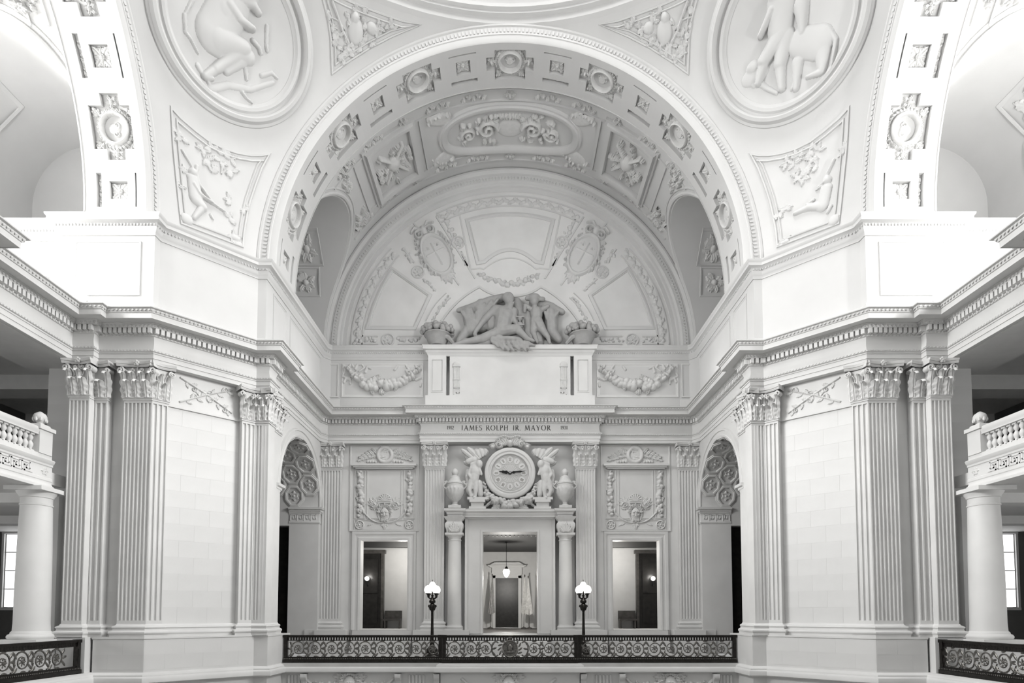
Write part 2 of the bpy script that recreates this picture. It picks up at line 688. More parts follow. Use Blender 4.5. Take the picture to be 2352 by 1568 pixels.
def along(path, pitch, skip=None):
    """points spaced along each straight run: (x, y, heading angle, segment index)"""
    out = []
    for i in range(len(path) - 1):
        if skip and i in skip:
            continue
        (x0, y0), (x1, y1) = path[i], path[i + 1]
        L = math.hypot(x1 - x0, y1 - y0)
        n = max(1, int(round(L / pitch)))
        for k in range(n):
            t = (k + 0.5) / n
            out.append((x0 + (x1 - x0) * t, y0 + (y1 - y0) * t, math.atan2(y1 - y0, x1 - x0), i))
    return out


def offset_path(path, o):
    p = np.asarray(path, float)
    seg = np.diff(p, axis=0)
    seg /= np.linalg.norm(seg, axis=1)[:, None]
    nr = np.stack([seg[:, 1], -seg[:, 0]], 1)
    out = []
    for i in range(len(p)):
        a = nr[max(i - 1, 0)]
        b = nr[min(i, len(nr) - 1)]
        out.append(tuple(p[i] + o * (a + b) / max(0.25, 1 + a @ b)))
    return out


def bead_row(mb, path, z, pitch, rx, rz, ry, rot=0.0, skip=None):
    """row of little carved bumps (octahedra with a bevel) along a path"""
    for x, y, a, i in along(path, pitch, skip):
        ca, sa = math.cos(a), math.sin(a)
        V = []
        for sx, so, sz in ((-1, 0, 0), (0, 0, 1), (1, 0, 0), (0, 0, -1), (-.5, .75, .5), (.5, .75, .5), (.5, .75, -.5), (-.5, .75, -.5)):
            ax = sx * rx + sz * rz * rot
            V.append((x + ca * ax + sa * so * ry, y + sa * ax - ca * so * ry, z + sz * rz))
        mb.add(V, [(4, 5, 6, 7), (0, 1, 4), (1, 5, 4), (1, 2, 5), (2, 6, 5), (2, 3, 6), (3, 7, 6), (3, 0, 7), (0, 4, 7)])


# dentils: one by one on the piers and galleries, joined on the far back wall
DEN = offset_path(FULL, 0.08)
proto = None
farm = MB()
for x, y, a, i in along(DEN, 0.165):
    if y < 12.4:
        if proto is None:
            d = MB().box(-.054, .054, -.13, .01, -.085, .085)
            proto = d.build('dentil', 'stone', smooth=False)
            proto.parent = ent
            c = proto
        else:
            c = proto.copy()
            COL.objects.link(c)
            c.parent = ent
        c.location = (x, y, ENT0 + 1.045)
        c.rotation_euler = (0, 0, a)
    else:
        ca, sa = math.cos(a), math.sin(a)
        mp = lambda u, v, h: np.stack([x + ca * u + sa * h, y + sa * u - ca * h, v], -1)
        farm.mbox(mp, -.052, .052, ENT0 + .96, ENT0 + 1.13, -.01, .11)
stuff(farm.build('dentil_row', 'stone', ent, smooth=False))
gal = MB()
for s in (1, -1):
    for x, y, a, i in along([(-13.52 * s, -4.5), (-13.52 * s, 2.99)], 0.165):
        gal.box(x - (.11 if s < 0 else .01), x + (.01 if s < 0 else .11), y - .05, y + .05, ENT0 + .96, ENT0 + 1.13)
stuff(gal.build('dentil_row', 'stone', bpy.data.objects['trim_2'], smooth=False))
eg = MB()
bead_row(eg, offset_path(FULL, 0.215), ENT0 + 1.2, 0.13, .055, .045, .05)
bead_row(eg, offset_path(FULL, 0.685), ENT0 + 1.5, 0.13, .05, .05, .03, rot=.5)
bead_row(eg, offset_path(FULL, 0.055), ENT0 + .925, 0.12, .05, .035, .04, rot=.6)
bead_row(eg, offset_path(FULL, 0.09), ENT0 + .40, 0.11, .045, .03, .035, rot=.6)
stuff(eg.build('carved_moulding', 'carving', ent))

# ---- attic storey above the entablature
ATT = [(-19.3, 9.5), (-15.05, 9.5), (-15.05, 9.18), (-11.85, 9.18), (-11.85, 9.5), (-9.5, 11.85), (-9.18, 11.85), (-9.18, 18.85), (-8.9, 19.22)]
ATTP = [(-.35, 11.8), (0.06, 11.8), (0.06, 12.15), (0.0, 12.22), (0, 14.50), (.03, 14.50), (.03, 14.58), (.06, 14.62), (.10, 14.70), (.10, 14.80), (.16, 14.88), (.26, 14.91), (.26, 15.02), (.30, 15.07), (.31, 15.13), (-.35, 15.16)]
AFULL = ATT + [(-x, y) for x, y in reversed(ATT)]
att = struct(MB().sweep_plan(AFULL, ATTP).build('trim_3', 'plaster'), 'pale attic wall and small cornice below the great arches')
nat = MB()
for s in (1, -1):
    pth = [(s * x, -y) for x, y in ATT]
    if s > 0:
        pth = pth[::-1]
    nat.sweep_plan(pth, ATTP)
struct(nat.build('trim_4', 'plaster'), 'pale attic wall and cornice beside the viewer')
sm = MB()
bead_row(sm, offset_path(AFULL, 0.10), 14.82, 0.11, .034, .05, .06)
stuff(sm.build('carved_moulding', 'plaster', att))
# sunk panels on the faces of the attic storey
PANEL = [(0, 0.0), (0, .03), (.05, .03), (.07, .0), (.10, 0.0), (.12, -.0)]


def rect(u0, u1, v0, v1):
    return [(u0, v0), (u1, v0), (u1, v1), (u0, v1)]


for s in (1, -1):
    pm = MB()
    mp = face_map((-15.05, 9.18), (1, 0))
    pm.sweep2(rect(0.55, 2.75, 12.45, 14.3), [(0, 0), (0, .04), (.05, .04), (.06, .015), (.11, .015), (.13, 0)], mp)
    mp = face_map((-9.18, 12.0), (0, 1))
    for u0, u1 in ((.5, 1.9), (2.3, 6.4)):
        pm.sweep2(rect(u0, u1, 12.45, 14.3), [(0, 0), (0, .04), (.05, .04), (.06, .015), (.11, .015), (.13, 0)], mp)
    pm.build('panel_moulding', 'plaster', att, mirror=s < 0)
# ================================================================ GREAT ARCHES, VAULTS, PENDENTIVES
def crown(R):
    """map with the origin on the arch axis at springing height, for parts turned round the axis"""
    def f(u, v, h):
        th = PI / 2 + u / R
        return np.stack([(R - h) * np.cos(th), v + 0 * u, (R - h) * np.sin(th)], -1)
    return f


PER = RAD(24.4) * RA
us = {-PI / 2 * RA, PI / 2 * RA}
marks = []
for k in range(-3, 4):
    c = k * PER
    marks.append(('m', c))
    us |= {c - .95, c - .62, c - .2, c + .2, c + .62, c + .95}
for k in range(-4, 4):
    c = (k + .5) * PER
    marks.append(('r', c))
    us |= {c - .55, c - .29, c, c + .29, c + .55}
us = sorted(us)
vs = [12.0, 12.17, 12.35, 12.6, 13.2, 13.45, 13.63, 14.06]
hole = np.zeros((len(us) - 1, len(vs) - 1), bool)
for i in range(len(us) - 1):
    um = (us[i] + us[i + 1]) / 2
    for kind, c in marks:
        d = abs(um - c)
        if kind == 'm':
            if d < .62:
                hole[i, 1:6] = True
            elif d < .95:
                hole[i, 3] = True
        else:
            if d < .29:
                hole[i, 3] = True
            if d < .55:
                hole[i, 1] = True
                hole[i, 5] = True
rib = coffer_grid(MB(), us, vs, hole, cyl_map(RA), 0.0, -0.16)
# archivolt on the face, with its bead, and the inner step
arcp = [((RA) * math.cos(t), ZS + RA * math.sin(t)) for t in np.linspace(0, PI, 73)]
rib.sweep2(arcp, [(0, -.3), (0, .0), (-.05, .03), (-.28, .03), (-.30, .055), (-.36, .055), (-.38, .02), (-.62, .02), (-.66, .06), (-.74, .06), (-.76, -.05)], plane_y(12.0), closed=False)
st = [((RA) * math.cos(t), ZS + RA * math.sin(t)) for t in np.linspace(0, PI, 73)]
rib.sweep2(st, [(0, -2.06), (0, -2.0), (.03, -2.0), (.03, -2.03), (-.34, -2.1)], plane_y(12.0), closed=False)
rib_o = struct(rib.build('ceiling_rib_back', 'plaster'), 'coffered rib of the great arch over the back bay')

rng = random.Random(3)
cm = crown(RA + .16)
# rosette in a square coffer
r1 = Rel(-.28, .28, 12.61, 13.19, .016)
for k in range(4):
    a = PI / 4 + k * PI / 2
    r1.leaf((0.05 * math.cos(a), 12.9 + 0.05 * math.sin(a)), a, .33, .13, .12)
    r1.leaf((0.04 * math.cos(a + PI / 4), 12.9 + 0.04 * math.sin(a + PI / 4)), a + PI / 4, .24, .09, .09)
r1.blob((0, 12.9), .075, .075, .15).ring((0, 12.9), .075, .075, .02, .12)
# strip of running leaves
r2 = Rel(-.53, .53, 12.185, 12.335, .016)
for k in range(6):
    r2.leaf((-.5 + .17 * k, 12.26), .35 * (-1) ** k, .19, .055, .08)
    r2.blob((-.46 + .17 * k, 12.26 - .03 * (-1) ** k), .035, .035, .07)
# medallion with wreath and leafy corners
r3 = Rel(-.94, .94, 12.18, 13.62, .018)
r3.ring((0, 12.9), .44, .44, .055, .19)
for k in range(30):
    a = 2 * PI * k / 30
    r3.leaf((.47 * math.cos(a), 12.9 + .47 * math.sin(a)), a + .9, .22, .06, .13)
for sx in (-1, 1):
    for sy in (-1, 1):
        p = (sx * .40, 12.9 + sy * .50)
        r3.acanthus(p, math.atan2(sy, sx), .28, .2, .13, rng, 4)
        r3.blob((sx * .56, 12.9 + sy * .62), .06, .06, .12)
    r3.rosette((sx * .76, 12.9), .2, .12, 5, rng.random())
    r3.blob((sx * .76, 12.9), .06, .06, .17)
disc = Rel(-.42, .42, 12.48, 13.32, .018)
for q in range(3):
    disc.spiral((-.12 + .12 * q, 12.86 + .08 * (q % 2)), .13, 1.2, .03, .05, q, 1)
disc.blob((0.02, 12.95), .16, .2, .05)


def turn(mb_rel, name, ang, parent, proto=None, full=False):
    if proto is None:
        mb = MB()
        for r in mb_rel:
            r.into(mb, cm)
        o = mb.build(name, 'carving')
        o.parent = parent
    else:
        o = proto.copy()
        COL.objects.link(o)
        o.parent = parent
    o.location = (0, 0, ZS)
    o.rotation_euler = (0, ang, 0)
    return o


bmed = None
bros = None
bst = None
rib_children = []
for k in range(-3, 4):
    bmed = turn([r3, disc], 'medallion', -k * PER / RA, rib_o, bmed)
    rib_children.append(bmed)
for k in range(-4, 4):
    bros = turn([r1], 'rosette', -(k + .5) * PER / RA, rib_o, bros)
    rib_children.append(bros)
    bst = turn([r2], 'leaf_strip', -(k + .5) * PER / RA, rib_o, bst)
    rib_children.append(bst)
    c = bst.copy()
    COL.objects.link(c)
    c.location = (0, 1.28, ZS)
    rib_children.append(c)
bd = MB()
for t in np.linspace(0.01, PI - .01, 200):
    th = PI - t
    mp = lambda u, v, h: np.stack([np.cos(th) * v - np.sin(th) * u, 12.0 - h + 0 * u, ZS + np.sin(th) * v + np.cos(th) * u], -1)
    bd.mbox(mp, -.035, .035, RA + .40, RA + .54, .02, .06)
bd = stuff(bd.build('carved_moulding', 'plaster', rib_o))
rib_children.append(bd)

# barrel vault of a bay, pierced by two stilted lunettes
LY, LR, LZ = 16.5, 2.4, 18.1
Y0, Y1 = 14.06, 19.35


def half_open(z):
    if z <= LZ:
        return LR
    if z >= LZ + LR:
        return 0.0
    return math.sqrt(LR * LR - (z - LZ) ** 2)


vt = MB()
tt = math.asin((LZ + LR - ZS) / RV)
lo = [tt * (1 - (1 - i / 22) ** 2) if False else tt * math.sin(PI / 2 * i / 22) for i in range(23)]
for sgn in (0, 1):
    for part in (0, 1):
        P = np.zeros((23, 2, 3))
        for i, t in enumerate(lo):
            z = ZS + RV * math.sin(t)
            h = half_open(z - 1e-9)
            ya, yb = (Y0, LY - h) if part == 0 else (LY + h, Y1)
            x = -RV * math.cos(t) * (1 if sgn == 0 else -1)
            P[i, 0] = (x, ya, z)
            P[i, 1] = (x, yb, z)
        vt.grid(P)
th = np.linspace(tt, PI - tt, 41)
P = np.zeros((41, 3, 3))
for j, y in enumerate((Y0, LY, Y1)):
    P[:, j] = np.stack([-RV * np.cos(th), np.full(41, y), ZS + RV * np.sin(th)], 1)
vt.grid(P)
# lunette barrels and their rims
lun = MB()
rim = MB()
prof = [(0.0, 0.0)]
for sgn in (-1, 1):
    outl = [(LR * 1.0, z) for z in np.linspace(ZS, LZ, 6)[:-1]] + [(LR * math.cos(a), LZ + LR * math.sin(a)) for a in np.linspace(0, PI, 25)] + [(-LR, z) for z in np.linspace(LZ, ZS, 6)[1:]]
    P = np.zeros((len(outl), 3, 3))
    E1 = []
    for i, (dy, z) in enumerate(outl):
        xi = math.sqrt(max(0.01, RV * RV - (z - ZS) ** 2))
        E1.append((sgn * xi, LY + dy, z))
        for j, x in enumerate((xi, (xi + 12.8) / 2, 12.8)):
            P[i, j] = (sgn * x, LY + dy, z)
    lun.grid(P)
    E1 = np.array(E1)
    # moulded rim following the groin
    cen = np.array([0, LY, 0])
    for r, off, hh in ((.10, .12, .03), (.05, .30, .02)):
        Q = []
        for i, (dy, z) in enumerate(outl):
            if z <= LZ:
                d = np.array([math.copysign(1, dy), 0.0])
            else:
                d = np.array([dy, z - LZ]) / LR
            y2, z2 = LY + dy + d[0] * off, max(ZS + .02, z + d[1] * off)
            xi = math.sqrt(max(0.01, RV * RV - (z2 - ZS) ** 2))
            Q.append((sgn * xi, y2, z2))
        keep = [q for q in Q if Y0 < q[1] < Y1 - .02]
        if len(keep) > 3:
            rim.tube(keep, r, 8)
    # end wall of the lunette with a round headed window frame
    lun.prism([(LY + dy, z) for dy, z in outl], lambda u, v, h: np.stack([sgn * (12.8 + h), u, v], -1), 0, .2)
vt.V += []
vault_o = struct(vt.build('ceiling_vault_back', 'plaster'), 'barrel vault of the back bay with carved panels')
lun_o = lun.build('lunette', 'plaster', vault_o)
rim_o = rim.build('lunette_rim', 'plaster', vault_o)

# carved panels of the vault: oval centre, two square panels, leaf bands, small rosettes
CM = cyl_map(RV)
vm = MB()
FR = [(0, -.02), (0, .10), (-.05, .13), (-.12, .13), (-.14, .06), (-.22, .06), (-.24, .0)]
vc = 16.55
oval = []
for t in np.linspace(0, 2 * PI, 64, endpoint=False):
    c_, s_ = math.cos(t), math.sin(t)
    oval.append((2.95 * abs(c_) ** .75 * math.copysign(1, c_), vc + 1.02 * abs(s_) ** .8 * math.copysign(1, s_)))
vm.sweep2(oval, [(0, -.02), (0, .06), (-.10, .16), (-.22, .19), (-.30, .19), (-.34, .12), (-.42, .12), (-.46, 0)], CM)
for sgn in (-1, 1):
    c = sgn * 5.75
    pq = [(c - 1.0, 15.15), (c - .5, 15.15), (c, 15.15), (c + .5, 15.15), (c + 1.0, 15.15), (c + 1.0, 17.75), (c + .5, 17.75), (c, 17.75), (c - .5, 17.75), (c - 1.0, 17.75)]
    vm.sweep2(pq[::-1], [(0, -.02), (0, .05), (.05, .2), (.16, .24), (.26, .24), (.30, .1), (.4, .1), (.42, 0)], CM)
# long rails framing the zone
for v in (14.42, 14.98, 17.98, 18.5):
    vm.sweep2([(RV * RAD(d), v) for d in range(-56, 57, 2)], [(-.04, -.01), (-.03, .06), (.03, .06), (.04, -.01)], CM, closed=False)
for d0 in (-25.5, -47.5, 25.5, 47.5):
    vm.sweep2([(RV * RAD(d0), v) for v in np.linspace(14.98, 17.98, 4)], [(-.07, -.01), (-.06, .07), (.06, .07), (.07, -.01)], CM, closed=False)
vmo = vm.build('panel_moulding', 'plaster', vault_o)
vcar = []


def car(rel, name, mp, parent, mat_='carving', mirror=False, **k):
    rel.H = rel.H * 1.6
    o = rel.into(MB(), mp, **k).build(name, mat_, parent, mirror=mirror)
    return o


rg = random.Random(11)
R = Rel(-2.7, 2.7, 15.6, 17.5, .03)
for sgn in (-1, 1):
    R.spiral((sgn * 1.05, 16.5), .48, 1.5, .1, .13, PI if sgn > 0 else 0, sgn)
    R.spiral((sgn * 1.95, 16.65), .36, 1.4, .09, .12, 0, -sgn)
    for k in range(16):
        R.leaf((sgn * (.7 + 1.6 * rg.random()), 15.8 + 1.4 * rg.random()), rg.random() * 6.28, .34, .11, .14)
        R.blob((sgn * (.8 + 1.5 * rg.random()), 15.8 + 1.4 * rg.random()), .1, .1, .12)
for k in range(7):
    R.leaf((-.5 + .17 * k, 15.72), PI / 2 + (k - 3) * .2, .3, .08, .12)
R.blob((0, 16.55), .62, .5, .05, pw=.3)
vcar.append(car(R, 'carved_oval', CM, vault_o))
for sgn in (-1, 1):
    c = sgn * 5.75
    R = Rel(c - .95, c + .95, 15.2, 17.7, .03)
    R.line([(c - .6, 15.7), (c, 16.4), (c + .6, 17.2)], .09, .09, .14).line([(c - .6, 17.2), (c, 16.4), (c + .6, 15.7)], .09, .09, .14)
    R.blob((c, 16.45), .35, .4, .2)
    for k in range(34):
        a = rg.random() * 6.28
        rr = .25 + .65 * rg.random()
        R.leaf((c + .8 * rr * math.cos(a), 16.45 + rr * 1.1 * math.sin(a)), a + rg.random() - .5, .38, .11, .17)
    vcar.append(car(R, 'carved_panel', CM, vault_o))
    # outer smaller foliage panels toward the lunettes
    for v0, v1 in ((14.55, 15.9), (17.3, 18.4)):
        c2 = sgn * RV * RAD(51.5)
        R = Rel(c2 - .5, c2 + .5, v0, v1, .03)
        for k in range(10):
            R.leaf((c2 - .3 + .6 * rg.random(), v0 + .2 + (v1 - v0 - .4) * rg.random()), rg.random() * 6.28, .36, .12, .16)
        vcar.append(car(R, 'carved_panel', CM, vault_o))
    # shells at the corners of the oval
    for v, sv in ((15.3, 1), (17.75, -1)):
        cc = sgn * 3.25
        R = Rel(cc - .75, cc + .75, 15.0, 17.97, .03)
        R.blob((cc, v + .05 * sv), .62, .34, .07, ang=sgn * sv * -.5, pw=.25)
        R.fruit([(cc - .55, v), (cc, v - .2 * sv), (cc + .6, v + .1 * sv)], .1, .12, .1, 14, rg)
        vcar.append(car(R, 'carved_shell', CM, vault_o))
for v in (14.7, 18.24):
    for k in range(-5, 6):
        c = k * 1.62
        if k % 3 == 0:
            R = Rel(c - .26, c + .26, v - .25, v + .25, .025).rosette((c, v), .22, .1, 6)
            nm = 'rosette'
        else:
            R = Rel(c - .62, c + .62, v - .16, v + .16, .025)
            for q in range(5):
                R.leaf((c - .6 + .22 * q, v), .4 * (-1) ** q, .28, .09, .1)
                R.blob((c - .5 + .22 * q, v + .05 * (-1) ** q), .05, .05, .1)
            nm = 'leaf_strip'
        vcar.append(car(R, nm, CM, vault_o))
# carved panels in the lunettes (far reveal)
for sgn in (-1, 1):
    for nm, x0, x1, z0, z1, n in (('carved_panel', 9.3, 10.5, LZ + 1.05, LZ + 2.0, 9), ('carved_panel', 9.5, 10.7, LZ - .4, LZ + .75, 12)):
        mp = lambda u, v, h, sgn=sgn: np.stack([sgn * u, LY + np.sqrt(np.clip(LR ** 2 - np.clip(v - LZ, 0, LR) ** 2, 0.01, None)) - h, v], -1)
        R = Rel(x0, x1, z0, z1, .03)
        cx_, cz_ = (x0 + x1) / 2, (z0 + z1) / 2
        for k in range(n):
            a = rg.random() * 6.28
            R.leaf((cx_ + .12 * math.cos(a), cz_ + .1 * math.sin(a)), a, .42, .14, .1)
        R.blob((cx_, cz_), .14, .14, .12)
        vcar.append(car(R, nm, mp, vault_o))
        fm = MB().sweep2(rect(x0 - .05, x1 + .05, z0 - .05, z1 + .05), [(0, 0), (-.01, .05), (-.07, .05), (-.09, 0)], mp)
        vcar.append(fm.build('panel_moulding', 'plaster', vault_o))

# the same arch and vault over the two side bays and over the viewer
for nm, rz in (('left', PI / 2), ('right', -PI / 2), ('front', PI)):
    r2_ = rib_o.copy()
    r2_.name = 'ceiling_rib_' + nm
    r2_['label'] = 'coffered rib of the great arch over the %s bay' % nm
    COL.objects.link(r2_)
    r2_.rotation_euler = (0, 0, rz)
    v2_ = vault_o.copy()
    v2_.name = 'ceiling_vault_' + nm
    v2_['label'] = 'barrel vault of the %s bay' % nm
    COL.objects.link(v2_)
    v2_.rotation_euler = (0, 0, rz)
    kids = [(c, r2_) for c in rib_children] if nm != 'front' else []
    kids += [(lun_o, v2_), (rim_o, v2_), (vmo, v2_)]
    if nm != 'front':
        kids += [(c, v2_) for c in vcar]
    for c, par in kids:
        d = c.copy()
        COL.objects.link(d)
        d.parent = par
for c in rib_children:
    if c.parent is None:
        c.parent = rib_o

# pendentives
RP = math.sqrt(SP * SP - 144)
for s, side in ((1, 'left'), (-1, 'right')):
    for near in (False, True):
        P = np.zeros((33, 25, 3))
        for i, t in enumerate(np.linspace(0, PI / 2, 33)):
            c = RP * math.cos(t)
            a0 = math.atan2(12, -c)
            a1 = math.atan2(c, -12)
            rr = math.sqrt(144 + c * c)
            a = np.linspace(a0, a1, 25)
            P[i] = np.stack([rr * np.cos(a), rr * np.sin(a) * (-1 if near else 1), np.full(25, ZS + RP * math.sin(t))], 1)
        o = MB().grid(P).build('ceiling_pendentive_' + ('near_' if near else '') + side, 'plaster', mirror=s < 0)
        struct(o, 'curved plaster pendentive at the %s%s' % (side, ' beside the viewer' if near else ''))
# ring and drum under the dome
ring = MB().lathe([(12.1, 24.6), (11.95, 24.72), (11.93, 24.95), (11.80, 25.0), (11.80, 25.10), (11.70, 25.16), (11.70, 25.30), (11.85, 25.4), (11.85, 26.2), (11.5, 26.35), (11.2, 26.5), (11.2, 26.7), (11.6, 26.9), (11.6, 31.0), (11.2, 31.2), (11.2, 31.6), (12.4, 31.8)], (0, 0, 0), 96)
struct(ring.build('ceiling_drum', 'plaster'), 'round moulded ring and drum under the dome')
# ================================================================ PILASTERS, BASES, DADO, LOWER CORNICE
Z_DADO, Z_BASE, Z_NECK = 1.16, 1.56, 9.10


def acanthus_leaf(mb, mp, uc, z0, L, W, h0, curl=.07, bulge=.05, out=.05):
    nt, nw = 16, 8
    P = np.zeros((nt + 1, nw + 1, 3))
    for i in range(nt + 1):
        t = i / nt
        if t < .7:
            q = t / .7
            z = z0 + L * .86 * q
            h = h0 + out * q * q
        else:
            q = (t - .7) / .3
            a = q * 2.9
            z = z0 + L * .86 + curl * 1.3 * math.sin(a)
            h = h0 + out + curl * (1 - math.cos(a))
        w = W * (.72 + .3 * math.sin(PI * min(1, t * 1.1))) * (1 - .55 * max(0, (t - .7) / .3)) * (1 + .17 * math.cos(t * 24))
        x = np.linspace(-1, 1, nw + 1)
        hh = h + bulge * (1 - x * x) - .03 * np.exp(-(x / .16) ** 2) - .022 * (np.abs(x) > .3) * (.5 + .5 * math.cos(t * 24 + 3.1))
        P[i] = mp(uc + w * x, z + 0 * x, hh)
    mb.grid(P)


def capital(mb, mp, w, n_low=2, H=1.2, z0=Z_NECK, vol=(1, 1)):
    """corinthian pilaster capital over a face of width w"""
    # bell
    u = [0, w, w * 1.02, -.02 * w]
    mb.prism([(0, z0), (w, z0), (w + .02, z0 + .86 * H), (-.02, z0 + .86 * H)], mp, -.25, .03)
    mb.mbox(mp, -.03, w + .03, z0, z0 + .05, -.2, .06)
    # abacus with hollow front
    e = .15
    front = [(-e * vol[0], .20 * vol[0]), (w * .2, .10), (w * .5, .075), (w * .8, .10), (w + e * vol[1], .20 * vol[1])]
    zt = [(.86, .0), (.90, .03), (.93, .02), (.93, .05), (1.0, .07), (1.0, -.3)]
    P = np.zeros((len(front) + 2, len(zt), 3))
    pts = [(-e * vol[0], -.25)] + front + [(w + e * vol[1], -.25)]
    for i, (a, b) in enumerate(pts):
        for j, (zz, o) in enumerate(zt):
            P[i, j] = mp(np.array(a), np.array(z0 + zz * H), np.array(b + (o if 0 < i < len(pts) - 1 else 0)))
    mb.grid(P)
    # two rows of leaves
    k = n_low
    for i in range(k):
        acanthus_leaf(mb, mp, w * (i + .5) / k, z0 + .03, .40 * H, w / k * .47, .045, .10, out=.07)
    for i in range(k + 1):
        if (i == 0 and not vol[0]) or (i == k and not vol[1]):
            continue
        acanthus_leaf(mb, mp, w * i / k, z0 + .03, .66 * H, w / k * .38, .02, .11, out=.06)
    # volutes and inner helices
    zc = z0 + .755 * H
    R = min(.125, w * .2)
    for side in (0, 1):
        if not vol[side]:
            continue
        c = (-.06 if side == 0 else w + .06)
        sg = 1 if side == 0 else -1
        pts = []
        for i in range(26):
            t = i / 25
            a = PI / 2 - sg * 0 + (-sg) * (2 * PI * 1.6 * t)
            rr = R * (1 - .8 * t)
            pts.append(mp(np.array(c + rr * math.cos(a)), np.array(zc + rr * math.sin(a)), np.array(.12 + .06 * t)))
        st_ = [mp(np.array(c + sg * w * .40 * (1 - q)), np.array(z0 + .55 * H + (zc + R - z0 - .55 * H) * q ** .6), np.array(.06 + .06 * q)) for q in np.linspace(0, 1, 7)[:-1]]
        mb.tube(st_ + pts, [.022] * 6 + list(np.linspace(.034, .022, 26)), 6)
        mb.prism(arc((c, zc), R * .85, 0, 2 * PI * 15 / 16, 15), mp, -.1, .11)
        # inner helix
        c2 = w * (.36 if side == 0 else .64)
        if w > .5:
            pts = []
            for i in range(18):
                t = i / 17
                a = PI / 2 + sg * (2 * PI * 1.2 * t)
                rr = R * .62 * (1 - .8 * t)
                pts.append(mp(np.array(c2 + rr * math.cos(a)), np.array(zc + .02 + rr * math.sin(a)), np.array(.08 + .03 * t)))
            mb.tube(pts, .02, 5)
    # flower on the abacus
    if w > .5:
        for q in range(5):
            a = PI / 2 + 2 * PI * q / 5
            c = mp(np.array(w / 2 + .06 * math.cos(a)), np.array(z0 + .955 * H + .065 * math.sin(a)), np.array(.15))
            mb.ball(c, .05, 6, 4)
        mb.ball(mp(np.array(w / 2), np.array(z0 + .955 * H), np.array(.18)), .035, 6, 4)
        mb.tube([mp(np.array(w / 2), np.array(z0 + zz * H), np.array(.07)) for zz in (.6, .75, .9)], [.02, .016, .02], 5)
    return mb


def fluted(mb, mp, w, nf, z0, z1, depth=.28):
    fw = w / (nf + (nf + 1) * .34)
    fi = fw * .34
    line = [(.004, -depth), (.004, 0)]
    for k in range(nf):
        a = fi + k * (fw + fi)
        for i in range(8):
            t = PI * i / 7
            line.append((a + fw / 2 - fw / 2 * math.cos(t), -fw * .55 * math.sin(t)))
    line += [(w - .004, 0), (w - .004, -depth)]
    line = np.array(line)
    P = np.zeros((len(line), 2, 3))
    for j, z in enumerate((z0 + .12, z1 - .14)):
        P[:, j] = mp(line[:, 0], np.full(len(line), z), line[:, 1])
    mb.grid(P)
    mb.mbox(mp, .004, w - .004, z0, z0 + .121, -depth, 0)
    mb.mbox(mp, .004, w - .004, z1 - .141, z1, -depth, 0)
    return mb


def pilaster(label, faces, mirror, z0=Z_BASE, z1=Z_NECK, H=1.22, group='fluted corinthian pilasters'):
    """faces: (p0, heading, width, flutes, leaves, (volute at start, at end)), flutes 0 = plain"""
    p0 = faces[0][0]
    t = thing('pilaster', label, 'pilaster', (p0[0] * (-1 if mirror else 1), p0[1], z0), group)
    sh, cp, nk = MB(), MB(), MB()
    for q, d, w, nf, nl, vol in faces:
        mp = face_map(q, d)
        if nf:
            fluted(sh, mp, w, nf, z0, z1)
        else:
            sh.mbox(mp, .006, w, z0, z1, -.28, -.002)
        if nl:
            capital(cp, mp, w, nl, H, z1, vol)
        nk.mbox(mp, -.02, w + .02, z1 - .06, z1 + .005, -.2, .03)
    sh.build('shaft', 'stone', t, mirror=mirror)
    nk.build('necking', 'stone', t, smooth=False, mirror=mirror)
    cp.build('capital', 'carving', t, mirror=mirror)
    return t


q = .7071
for m, side in ((False, 'left'), (True, 'right')):
    pilaster('fluted pilaster on the %s pier, next to the gallery column' % side,
             [((-14.6, 9.3), (1, 0), .67, 5, 2, (1, 1)), ((-13.92, 9.55), (1, 0), .42, 2, 1, (0, 1))], m)
    pilaster('folded fluted pilaster at the outer corner of the %s pier slanted wall' % side,
             [((-12.95, 9.55), (1, 0), .95, 7, 3, (1, 1)), ((-12.0, 9.55), (1, 1), .5, 3, 2, (1, 1))], m)
    pilaster('folded fluted pilaster at the inner corner of the %s pier, beside the balcony' % side,
             [((-9.9, 11.65), (1, 1), .5, 3, 2, (1, 1)), ((-9.55, 12.0), (1, 0), .5, 4, 2, (1, 1)), ((-9.05, 12.0), (0, 1), .6, 0, 2, (1, 1))], m)
    pilaster('plain pilaster strip on the %s side wall before the arched niche' % side,
             [((-9.22, 13.0), (0, 1), .7, 0, 2, (0, 1))], m, group='plain pilaster strips')
    pilaster('fluted pilaster at the %s end of the clock wall' % side,
             [((-9.36, 19.2), (1, 0), 1.03, 7, 3, (1, 1))], m)
    pilaster('fluted pilaster just %s of the clock portal' % ('left' if not m else 'right'),
             [((-4.17, 19.0), (1, 0), .97, 7, 3, (1, 1))], m)

# base mouldings, dado and the lower cornice
PB = [(-14.62, 9.9), (-14.62, 9.3), (-13.93, 9.3), (-13.93, 9.55), (-13.5, 9.55), (-13.5, 9.87), (-12.95, 9.87), (-12.95, 9.55), (-12.0, 9.55),
      (-11.65, 9.9), (-11.79, 10.04), (-10.04, 11.79), (-9.9, 11.65), (-9.55, 12.0), (-9.05, 12.0), (-9.05, 12.6), (-9.3, 12.6), (-9.3, 13.0), (-9.22, 13.0), (-9.22, 13.72)]
BASEP = [(-.1, 1.12), (.14, 1.12), (.14, 1.22), (.165, 1.245), (.175, 1.28), (.165, 1.315), (.13, 1.34), (.085, 1.36), (.075, 1.41), (.09, 1.43), (.105, 1.455), (.09, 1.49), (.05, 1.51), (.02, 1.53), (.005, 1.57), (-.1, 1.57)]
DADO = [(-13.62, 10.3), (-13.62, 9.41), (-11.94, 9.41), (-9.41, 11.94), (-8.91, 11.94), (-8.91, 14.2)]
